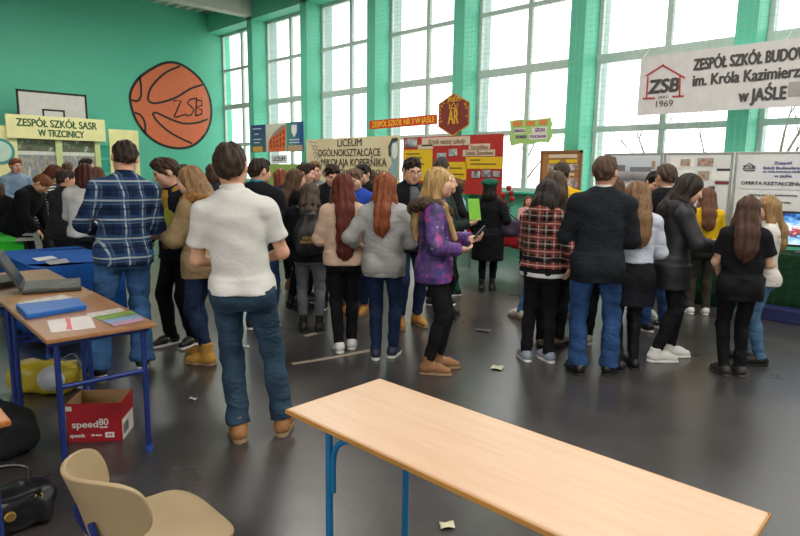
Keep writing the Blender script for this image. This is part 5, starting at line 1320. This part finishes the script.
P['beige'] = person('girl with waist-long dark red hair in a beige sweater, back turned', 344, 172, vf=350, face=184, sex='f', head=(6, 8, 0), arms=('belly', 'belly'), feet=((.05, .05, 6), (-.08, -.06, -10)),
    top=dict(mat=F_('#cdaf98', .06), hem=.87, th=.020, drape=.8, fold=.006, name='sweater'), bottom=dict(mat=BLK, th=.007), shoes=SN(SHW, SOLW), hair=dict(c='#5e2a1e', style='long', L=.62, w=.082), skin=SK2, fine=True)
P['check'] = person('girl with a dark bob in a red and cream checked hooded jacket and leggings', 538, 180, vf=362, face=158, sex='f', build=1.0, head=(10, 24, 0), arms=('phone', (-.24, -.06, .93)), feet=((.12, .02, 45), (-.07, -.08, 55)),
    top=dict(mat=PR, collar='hood', hem=.935, th=.034, sth=.030, drape=1, fold=.007, name='jacket', under=((BLK, .885), (F_('#d9d8d6'), .845))), bottom=dict(mat=BLK, th=.008), shoes=SN(plain('#8d98a6', .6), SOLW, stripe=plain('#c04a5a', .6)), hair=dict(c='#231a18', style='bob', L=.19, w=.10, vol=1.06), skin=SK2, fine=True)
P['suit'] = person('man in a dark suit jacket, white collar and bright blue jeans, back turned', 590, 155, vf=374, face=184, build=1.0, side=-1, head=(-14, 8, 0), arms=('belly', 'belly'), feet=((.10, .0, 22), (-.15, -.06, -30)),
    top=dict(mat=F_('#1f2328', .12), collar='fold', cmat=F_('#e4e2dc', .04), hem=.77, th=.024, drape=.35, fold=.005, name='suit_jacket'), bottom=dict(mat=JBR, th=.013, ankle=.062, fold=.007, name='jeans'), shoes=dict(kind='dress', mat=plain('#1c1714', .3), sole=SOLB), hair=dict(c='#4d3828'), skin=SK, fine=True)
P['skirt'] = person('woman in a pale blue blouse and black pencil skirt beside the suited man', 626, 181, vf=369, face=-168, sex='f', head=(12, 14, 0), arms=('belly', 'belly'), feet=((.08, .03, 30), (-.07, -.06, 20)), lean=3,
    top=dict(mat=F_('#c0c6d4', .05), collar='fold', hem=1.01, th=.016, drape=.4, name='blouse'), bottom=dict(mat=F_('#17161a', .1, .6), th=.004, name='tights', skirt=dict(hem=.62, flare=.02, mat=F_('#17181d', .15))), shoes=dict(kind='flat', mat=SHB, sole=SOLB), hair=dict(c='#7a5c40', style='long', L=.40, w=.095, front=.2), skin=SK2, fine=True)
P['leather'] = person('dark-haired girl in a black hooded leather jacket and white sneakers holding a phone', 662, 174, vf=359, face=108, sex='f', lean=6, head=(0, 20, 0), arms=('phone', (-.15, -.34, 1.13)), feet=((.09, -.09, 4), (-.09, .08, 4)),
    top=dict(mat=plain('#18181b', .62), collar='hood', hmat=F_('#3a3a3e'), hem=.70, th=.034, sth=.026), bottom=dict(mat=BLK, th=.008), shoes=dict(kind='hightop', mat=SHW, sole=SOLW, big=1.1, lace=SOLW), hair=dict(c='#2c211c', style='long', L=.45, w=.075, front=.30, vol=1.06), skin=SK2, fine=True)
P['blacktop'] = person('girl with long brown hair in a loose black top and leggings, back turned', 731, 195, vf=375, face=186, sex='f', build=.93, head=(-6, 6, 0), arms=('low', 'belly'), feet=((.07, .02, 30), (-.07, -.02, 20)),
    top=dict(mat=BLK, sleeve='short', hem=.76, th=.020, drape=1.0, hemflare=.15, fold=.007, name='loose_top'), bottom=dict(mat=BLK2, th=.007, name='leggings'), shoes=dict(kind='sneaker', mat=plain('#2a2622', .6), sole=plain('#3a342e')), hair=dict(c='#4a3226', style='long', L=.42, w=.095), skin=SK2, fine=True)
P['cardigan'] = person('blond girl in a white cardigan and light blue jeans facing the girl in black', 752, 195, vf=362, face=-75, sex='f', head=(0, 4, 0), arms=('low', 'phone'), feet=((.08, .05, 10), (-.08, -.06, -4)),
    top=dict(mat=F_('#cfcac2', .06), hem=.84, th=.022, name='cardigan'), bottom=dict(mat=JLT, th=.009, name='jeans'), shoes=dict(kind='flat', mat=SHB, sole=SOLB), hair=dict(c='#94744e', style='long', L=.38, w=.08), skin=SK2)
# --- middle of the crowd
P['drawstring'] = person('girl in a black jacket and grey jeans wearing a black drawstring backpack', 311, 181, vf=331, face=178, sex='f', build=1.1, head=(-10, 10, 0), arms=('belly', 'belly'), feet=((.09, .0, 10), (-.10, .02, -10)),
    top=dict(mat=BLK, collar='hood', hem=.84, th=.032), bottom=dict(mat=JGR, th=.007, name='jeans'), shoes=BOOT(SHB, SOLB, 'boot'), hair=dict(c='#4d4034', style='long', L=.24, w=.09), skin=SK2)
P['teal'] = person('dark-haired man in a black jacket with a teal collar behind the white polo shirt', 257, 158, d=6.2, face=160, head=(-30, 12, 0), arms=('belly', 'belly'),
    top=dict(mat=F_('#1a1c22'), collar='stand', cmat=F_('#2a8aa8'), hem=.80, th=.034), bottom=dict(mat=JBR, th=.016, name='jeans'), shoes=SN(), hair=dict(c=BR1), skin=SK)
P['gingernavy'] = person('ginger-haired person in a navy hooded jacket under the orange poster', 281, 168, d=8.4, face=-160, sex='f', head=(10, 10, 0), arms=('belly', 'belly'),
    top=dict(mat=F_('#26304c'), collar='hood', hem=.78, th=.034), bottom=dict(mat=BLK, th=.01), shoes=BOOT(), hair=dict(c='#8a4a2c', style='bob', L=.17), skin=SK2)
P['longbrown'] = person('girl with long straight brown hair in a black jacket left of the drawstring backpack', 294, 168, d=7.2, face=120, sex='f', head=(-8, 6, 0), arms=('belly', 'belly'),
    top=dict(mat=BLK, hem=.74, th=.034), bottom=dict(mat=BLK2, th=.009), shoes=BOOT(SHB, SOLB), hair=dict(c='#5a4030', style='long', L=.45, w=.09), skin=SK2)
P['profile'] = person('dark-haired man in black seen in profile in front of the cream banner edge', 303, 163, d=7.6, face=75, head=(0, 10, 0), top=dict(mat=BLK, hem=.8, th=.03, collar='stand'), bottom=dict(mat=BLK2), shoes=SN(), hair=dict(c=BR1), skin=SK2)
P['facing'] = person('fair-haired man in a grey jacket facing the camera before the cream banner', 314, 161, d=8.1, face=8, head=(0, 8, 0), arms=('belly', 'belly'),
    top=dict(mat=F_('#7d8084'), hem=.8, th=.03, collar='stand', open=F_('#d0cec8')), bottom=dict(mat=DGR), shoes=SN(), hair=dict(c='#6e5236'), skin=SK2)
P['down'] = person('dark-haired man in a black jacket facing the camera and looking down', 331, 164, d=7.3, face=12, head=(0, 28, 0), arms=('phone', 'phone'),
    top=dict(mat=F_('#1d1e22'), hem=.8, th=.03, collar='stand', open=F_('#4a4c50')), bottom=dict(mat=DGR), shoes=SN(), hair=dict(c=BR1, quiff=1.3), skin=SK2)
P['blue'] = person('man in a royal blue sweatshirt partly hidden behind the long red hair', 357, 168, d=7.0, face=-25, head=(0, 25, 0), arms=('phone', 'phone'),
    top=dict(mat=F_('#2a4aa8'), hem=.86, th=.024, name='sweatshirt'), bottom=dict(mat=JDK), shoes=BOOT(plain('#b5813a', .6)), hair=dict(c='#6a5040'), skin=SK2)
P['blackman'] = person('dark-haired man in a black jacket just left of the auburn-haired girl', 365, 164, d=7.9, face=-40, head=(0, 14, 0), arms=('belly', 'belly'),
    top=dict(mat=F_('#191b20'), hem=.8, th=.03, collar='stand'), bottom=dict(mat=BLK2), shoes=SN(), hair=dict(c=DK_), skin=SK2)
P['far1'] = person('brown-haired visitor far back below the lettering of the cream banner', 372, 170, d=9.6, face=175, sex='f', top=dict(mat=F_('#6a5a4a'), hem=.8, th=.03), bottom=dict(mat=DGR), shoes=SN(), hair=dict(c=BR2, style='bob', L=.18), skin=SK, coarse=True)
P['far2'] = person('visitor with light brown hair far back in front of the banner portrait', 383, 170, d=10.6, face=-150, sex='f', top=dict(mat=F_('#8a8478'), hem=.8, th=.03), bottom=dict(mat=DGR), shoes=SN(), hair=dict(c=BR3, style='bob', L=.18), skin=SK, coarse=True)
P['glasses'] = person('young man with glasses in an open black jacket over a grey shirt', 408, 158, vf=325, face=22, head=(0, 16, 0), arms=('belly', 'down'), feet=((.1, 0, 10), (-.1, -.02, -12)),
    top=dict(mat=F_('#1a1b1f'), hem=.80, th=.030, collar='stand', open=F_('#5c6068')), bottom=dict(mat=JDK, th=.012), shoes=BOOT(plain('#b5813a', .6), SOLE), hair=dict(c='#2c2019', quiff=1.7), skin=SK2, fine=True)
P['behind'] = person('dark-haired man in dark clothes behind the girl in the purple jacket', 441, 157, d=7.4, face=150, head=(20, 8, 0), top=dict(mat=BLK, hem=.8, th=.03), bottom=dict(mat=BLK2), shoes=SN(), hair=dict(c='#3a3028'), skin=SK)
P['blondback'] = person('blond woman just beyond the girl in the purple jacket', 446, 172, d=6.9, face=80, sex='f', arms=('phone', 'phone'), top=dict(mat=F_('#24302c'), hem=.8, th=.028), bottom=dict(mat=BLK2), shoes=BOOT(SHB, SOLB), hair=dict(c='#c0a678', style='long', L=.36), skin=SK2)
P['boy'] = person('short brown-haired boy in a light blue shirt beneath the red and yellow board', 457, 182, d=8.2, face=-70, H=1.60, arms=('phone', 'phone'), top=dict(mat=F_('#9db4c8'), hem=.88, th=.02), bottom=dict(mat=F_('#1f5a44'), th=.014), shoes=SN(), hair=dict(c='#6a4a34'), skin=SK2)
P['coat'] = person('woman in a long black coat and green beret walking near the windows', 486, 178, vf=291, face=172, sex='f', build=.98, hat=.02, arms=((.23, -.05, .95), (-.19, -.12, .98)), feet=((.07, .03, 5), (-.08, -.08, -5)), head=(8, 4, 0),
    top=dict(mat=F_('#15161a', .15), hem=.50, th=.030, sth=.024, drape=.9, hemflare=.18, collar='stand', cth=.01, name='coat'), bottom=dict(mat=BLK2, th=.008), shoes=BOOT(SHB, SOLB, 'boot'), hair=dict(c=DK_, style='bob', L=.15), skin=SK)
r_ = P['coat']; S = SDF(); S.ell(r_['hd0']((0, .025, .075)), (.135, .14, .06), r_['Mh0']@Rx(-.25), k=.02).ell(r_['hd0']((0, .01, .045)), (.103, .12, .044), r_['Mh0'], k=.02).ell(r_['hd0']((0, .03, .128)), (.012, .012, .02), k=.01)
r_['emit']('beret', S, .009, F_('#1d5a48', .15))
P['seated'] = person('fair woman in pink seated behind the small red table', 528, 207, d=10.9, face=10, sex='f', H=1.28, arms=('desk', 'desk'), top=dict(mat=F_('#d8a8a0'), hem=.86, th=.02, open=F_('#e8e0d8')), bottom=dict(mat=DGR), shoes=SN(), hair=dict(c='#6a3a2a', style='long', L=.3), skin=SK2)
P['bob2'] = person('brown-haired girl hidden behind the checked jacket, in black leggings and dark flats', 547, 170, vf=348, face=176, sex='f', head=(8, 16, 0), arms=('phone', 'phone'), feet=((.06, 0, 8), (-.10, -.10, -30)), top=dict(mat=F_('#3a3230'), hem=.86, th=.026), bottom=dict(mat=BLK, th=.007), shoes=dict(kind='flat', mat=plain('#5a4a30', .4), sole=SOLB), hair=dict(c='#4a382c', style='bob', L=.18), skin=SK2)
P['yellow1'] = person('dark-haired person in a yellow top and blue jeans left of the suited man', 553, 162, vf=318, face=168, head=(6, 14, 0), arms=('phone', 'phone'), feet=((.30, .22, 60), (-.10, -.05, -8)), top=dict(mat=F_('#d8a81c'), hem=.88, th=.020), bottom=dict(mat=JMID, th=.014, name='jeans'), shoes=SN(plain('#d6cdbd', .6), SOLE, stripe=SHB), hair=dict(c='#33281f'), skin=SK)
P['vest'] = person('young man in a yellow and black top leaning over between the boards', 650, 171, d=7.0, face=25, head=(0, 22, 0), lean=8, arms=('phone', 'phone'), top=dict(mat=F_('#d9ac1e'), hem=.86, th=.024, collar='hood', hmat=BLK), bottom=dict(mat=JDK), shoes=SN(SHW, SOLW), hair=dict(c=DK_), skin=SK2)
P['collar'] = person('short-haired man in a black jacket with a white collar near the pale boards', 669, 164, d=6.3, face=-160, head=(10, 12, 0), arms=('belly', 'belly'), feet=((.1, .0, 40), (-.12, -.08, 20)), top=dict(mat=BLK, collar='fold', cmat=F_('#d5d3ce', .05), hem=.80, th=.030), bottom=dict(mat=denim('#26436c', .3), th=.014, name='jeans'), shoes=SN(stripe=SOLW), hair=dict(c='#4a382a'), skin=SK)
P['yellow2'] = person('ginger-haired girl in a yellow T-shirt at the dark green table', 709, 187, d=7.2, face=-165, sex='f', head=(-10, 10, 0), arms=('desk', 'phone'), top=dict(mat=F_('#e0b41e'), sleeve='short', hem=.88, th=.018, name='t_shirt'), bottom=dict(mat=F_('#3a3630')), shoes=SN(SHW, SOLW), hair=dict(c='#684430', style='long', L=.34), skin=SK2)
# --- left side, around the cloth tables
P['blouse'] = person('dark red-haired woman in a white blouse with a black collar, back turned', 83, 164, d=7.25, face=172, sex='f', build=1.1, lean=10, head=(20, 14, 0), arms=('desk', 'desk'), top=dict(mat=F_('#c9c7c4', .05), collar='fold', cmat=BLK, hem=.86, th=.024, drape=.9, fold=.008, name='blouse'), bottom=dict(mat=DGR), shoes=SN(), hair=dict(c='#4a2018', style='bob', L=.16, vol=1.1), skin=SK)
P['jacketman'] = person('short-haired man in a dark grey jacket turned towards the woman in white', 58, 170, d=7.8, face=128, build=1.1, lean=8, head=(-20, 4, 0), arms=('desk', 'desk'), top=dict(mat=F_('#2a2b2d'), collar='fold', hem=.80, th=.03, name='jacket'), bottom=dict(mat=DGR), shoes=SN(), hair=dict(c='#33281f'), skin=SK)
P['bending'] = person('reddish-blond person in black bending over the green table', 14, 178, d=8.4, face=60, build=1.12, lean=30, H=1.56, head=(0, 30, 0), arms=('desk', 'desk'), top=dict(mat=F_('#131316'), hem=.8, th=.034), bottom=dict(mat=BLK2), shoes=SN(), hair=dict(c='#7a4c2e'), skin=SK)
P['edge'] = person('person in black cut off by the left picture edge at the green table', -3, 181, d=9.4, face=170, sex='f', top=dict(mat=F_('#141416'), hem=.7, th=.034), bottom=dict(mat=BLK2), shoes=SN(), hair=dict(c='#4a3020', style='bob', L=.18), skin=SK)
P['striped'] = person('red-haired woman in a black and white striped sweater leaning forward', 36, 166, d=9.1, face=80, sex='f', lean=18, H=1.70, head=(0, 18, 0), arms=('desk', 'desk'), top=dict(mat=STR, hem=.84, th=.024, name='sweater'), bottom=dict(mat=DGR), shoes=SN(), hair=dict(c='#5c3020', style='bob', L=.18, vol=1.08), skin=SK2)
P['gingerblue'] = person('ginger young man in a light blue shirt before the yellow stand', 14, 158, d=11.0, face=25, head=(0, 12, 0), arms=('belly', 'belly'), top=dict(mat=F_('#8aa4bc'), hem=.86, th=.02, collar='fold'), bottom=dict(mat=DGR), shoes=SN(), hair=dict(c='#8a5030'), skin=SK2)
P['darkwoman'] = person('brown-haired woman in a yellow scarf far back before the photo panels', 46, 172, d=11.2, face=150, sex='f', top=dict(mat=F_('#4a4440'), collar='stand', cmat=F_('#c9a52a'), hem=.8, th=.03), bottom=dict(mat=DGR), shoes=SN(), hair=dict(c='#4a2e22', style='long', L=.28), skin=SK, coarse=True)
P['far3'] = person('brown-haired visitor far back before the middle post of the yellow stand', 67, 162, d=11.0, face=175, top=dict(mat=F_('#5a5650'), hem=.8, th=.03), bottom=dict(mat=DGR), shoes=SN(), hair=dict(c='#5a4030'), skin=SK, coarse=True)
P['far4'] = person('dark-haired man far back in profile before the right photo panel', 84, 158, d=11.6, face=95, head=(0, 10, 0), top=dict(mat=F_('#2a2c30'), hem=.8, th=.03), bottom=dict(mat=DGR), shoes=SN(), hair=dict(c=DK_), skin=SK2, coarse=True)
P['far5'] = person('light brown-haired visitor far back just left of the plaid shirt', 97, 166, d=10.4, face=-140, sex='f', top=dict(mat=F_('#8a7a6a'), hem=.8, th=.03), bottom=dict(mat=DGR), shoes=SN(), hair=dict(c='#6a4430', style='bob', L=.18), skin=SK2, coarse=True)
P['far6'] = person('dark-haired visitor glimpsed far back beneath the basketball mural', 183, 164, d=11.0, face=160, top=dict(mat=F_('#3a3632'), hem=.8, th=.03), bottom=dict(mat=DGR), shoes=SN(), hair=dict(c=BR1), skin=SK, coarse=True)
P['far7'] = person('dark-haired visitor far back between the camel parka and the white polo shirt', 212, 163, d=10.5, face=-170, sex='f', top=dict(mat=F_('#33343a'), hem=.8, th=.03), bottom=dict(mat=DGR), shoes=SN(), hair=dict(c=BR2, style='bob', L=.18), skin=SK, coarse=True)
P['hidden'] = person('visitor in beige shoes standing hidden behind the man in the dark suit', 603, 176, vf=345, face=178, sex='f', head=(0, 15, 0), arms=('belly', 'belly'), feet=((.16, .02, 14), (-.02, -.06, -8)), top=dict(mat=F_('#3c4048'), hem=.82, th=.026), bottom=dict(mat=BLK, th=.008), shoes=dict(kind='sneaker', mat=plain('#b9ab97', .6), sole=SOLW), hair=dict(c=BR2, style='bob', L=.17), skin=SK2)

# ------------------------------------------------------------------ things they carry
def held(name, label, cat, R, off, size, mat, tilt=(0, 0, 0), parts=None):
    M_ = R['M']@Rz(tilt[2])@Rx(tilt[0])@Ry(tilt[1]); c = R['up'](off)
    t = empty(name, c, 0, label, cat); mb = MB().box((0, 0, 0), size, M_); mb.build('casing' if cat == 'phone' else 'sheet', mat, t, bevel=min(size)*.3)
    if cat == 'phone': MB().box(M_@np.array((0, -size[1]/2-.0006, 0)), (size[0]*.88, .001, size[2]*.86), M_).build('screen', plain('#3a4048', .2), t)
    return t, M_
def wm(R, i): return R['wr'][i]+R['hd'][i]*.09+R['hn'][i]*.022
def in_hand(name, label, cat, R, i, size, mat, lean=.5, dz=.0, df=0.0, fdir=None):
    """held between the fingers: faces the holder, tilted back by lean"""
    f = R['M']@np.array((0, -1., 0)); f = f if fdir is None else np.array(fdir, float)
    f[2] = 0; f /= np.linalg.norm(f); x = np.cross(f, Z0); c = wm(R, i)+Z0*(size[2]*.25+dz)+f*df
    up_ = Z0*math.cos(lean)+f*math.sin(lean); n = np.cross(x, up_); M_ = np.stack([x, -n, up_], 1)
    if np.linalg.det(M_) < 0: M_[:, 0] *= -1
    t = empty(name, c, 0, label, cat); MB().box((0, 0, 0), size, M_).build('casing' if cat == 'phone' else 'cover', mat, t, bevel=min(size)*.3)
    MB().box(M_@np.array((0, size[1]/2+.0006, 0)), (size[0]*.88, .001, size[2]*.86), M_).build('screen' if cat == 'phone' else 'printed_page', plain('#46505c', .2) if cat == 'phone' else plain('#cfd8b8', .5, var=.2, nscale=30), t)
    return t
in_hand('phone', 'phone held up by the girl in the black leather jacket', 'phone', P['leather'], 1, (.07, .009, .145), plain('#8a98a6', .3), .5, 0, 0, (-.4, .9, 0))
in_hand('phone', 'dark phone in the hands of the girl in the purple jacket', 'phone', P['purple'], 0, (.07, .009, .14), plain('#22242a', .3), .7)
in_hand('leaflet', 'bright green leaflet held beyond the girl in the purple jacket', 'leaflet', P['blondback'], 0, (.15, .004, .25), plain('#7cc23a', .5), .25, .07, .03, (-.8, .3, 0))
t, M_ = held('leaflet', 'yellow-green leaflet held by the youth in the navy jacket', 'leaflet', P['navy'], (.15, -.25, 1.20), (.13, .004, .23), plain('#cdd63c', .5), (-.25, .4, 0)); MB().box(M_@np.array((.02, -.0026, -.05)), (.06, .001, .10), M_).build('printed_photo', plain('#b9c4b0', .5), t)
in_hand('phone', 'small white phone in the left hand of the youth in navy', 'phone', P['navy'], 1, (.065, .009, .13), plain('#d8d8d6', .3), .7)
R = P['navy']; a = wm(R, 1); c = R['up']((.02, -.2, 1.4)); o = MB().tube(smooth_pts([a, a+np.array((0, 0, -.12)), a+(c-a)*.3+np.array((0, 0, -.16)), a+(c-a)*.7, c], 8), .004, 6).build('earphone_cable', plain('#dddad4', .5), smooth=True); tag(o, 'white earphone cable hanging from the phone of the youth in navy', 'cable')
# drawstring backpack
R = P['drawstring']; S = SDF(); M_ = R['M']; c = R['up']((0, .215, 1.20))
t = empty('drawstring_backpack', c, 0, 'black drawstring backpack with a gold print on a girl\'s back', 'backpack')
S.ell((0, 0, -.04), (.165, .075, .20), M_, k=.03).box((0, 0, -.10), (.145, .05, .13), M_, rd=.05, k=.05).ell((0, -.0, .165), (.07, .045, .05), M_, k=.06); sdf_obj('bag_body', S, .009, plain('#1b1b1d', .45), t, folds(5, .006, (14, 40, 25)))
ctr = np.array(c)
MB().tube([M_@np.array((.05*math.cos(a), .055+.03*math.sin(a), .175)) for a in np.linspace(0, 6.0, 14)], .008, 6, True).build('drawcord', plain('#2a2a2c', .5), t)
for sx in (1, -1): MB().tube(smooth_pts([M_@np.array(p) for p in ((sx*.05, .0, .19), (sx*.11, -.05, .235), (sx*.13, -.16, .22), (sx*.15, -.30, .10), (sx*.17, -.26, -.08), (sx*.14, -.08, -.2), (sx*.13, .0, -.22))], 6), .007, 6).build('shoulder_strap', plain('#2a2a2c', .5), t)
for txt, z, w_ in (('SZKOŁA', -.06, .13), ('BUDOWLANA', -.10, .17)): text_obj('printed_lettering', txt, .036, ctr+M_@np.array((0, .088, z)), M_@np.array((-1, 0, 0)), M_@Z0, plain('#a98a45', .5), t, width=w_, bold=.0012, extrude=.006)
# dark shoulder bag of the man in the teal collar, rust bag, purple handbag
def sling(name, label, R, off, size, mat, strap_top, seed):
    c = R['up'](off); t = empty(name, c, R['rz'], label, 'bag'); S = SDF(); a, b_, h = size
    S.box((0, 0, 0), (a/2, b_/2, h/2), None, rd=b_*.4, k=.02).ell((0, 0, -h*.2), (a*.52, b_*.6, h*.35), k=.04); sdf_obj('body', S, .010, mat, t, folds(seed, .005))
    iv = np.linalg.inv(Rz(R['rz'])); q = [iv@(R['up'](p)-c) for p in strap_top]
    MB().tube(smooth_pts([np.array((-a*.4, 0, h*.45))]+q+[np.array((a*.4, 0, h*.45))], 6), .010, 6).build('strap', mat, t, smooth=True); return t
sling('shoulder_bag', 'rust brown shoulder bag hanging beside the young man with glasses', P['glasses'], (.33, -.02, .93), (.26, .10, .22), plain('#8a3f1e', .5), [(.25, 0, 1.2), (.235, .0, 1.445), (.25, .03, 1.2)], 3)
sling('handbag', 'dark purple handbag on the right arm of the woman in the long black coat', P['coat'], (-.34, .02, 1.02), (.28, .11, .24), plain('#33203c', .5), [(-.30, 0, 1.25), (-.25, .0, 1.45), (-.30, .03, 1.25)], 4)
R = P['longbrown']; c = R['up']((0, .21, 1.15)); t = empty('backpack', c, 0, 'plain black backpack worn by the girl with long straight brown hair', 'backpack'); S = SDF(); S.box((0, 0, 0), (.14, .07, .20), R['M'], rd=.06, k=.03); S.box((0, .07, -.06), (.11, .03, .10), R['M'], rd=.03, k=.03)
sdf_obj('body', S, .010, plain('#1d1e22', .55), t, folds(6, .004)); MB().tube([R['M']@np.array((x, .06, .205+.03*(1-(x/.06)**2))) for x in np.linspace(-.06, .06, 9)], .008, 6).build('handle', BLK, t)
# glasses
R = P['glasses']; t = empty('eyeglasses', R['head']((0, -.10, .0)), 0, 'dark-rimmed glasses on the young man in the open black jacket', 'glasses'); c = np.array(t.location); hw = lambda p: R['head'](p)-c
mb = MB()
for sx in (1, -1): mb.tube([hw((sx*.032+.023*math.cos(a), -.106, .001+.017*math.sin(a))) for a in np.linspace(0, 2*math.pi, 15)[:-1]], 0.0017, 6, True)
mb.tube([hw((-.009, -.107, .003)), hw((.009, -.107, .003))], .0025, 6); mb.build('rims', plain('#16161a', .3), t)
for sx in (1, -1): MB().tube([hw((sx*.055, -.104, .004)), hw((sx*.083, -.05, .004)), hw((sx*.085, .01, -.004))], .0025, 6).build('temple', plain('#16161a', .3), t)
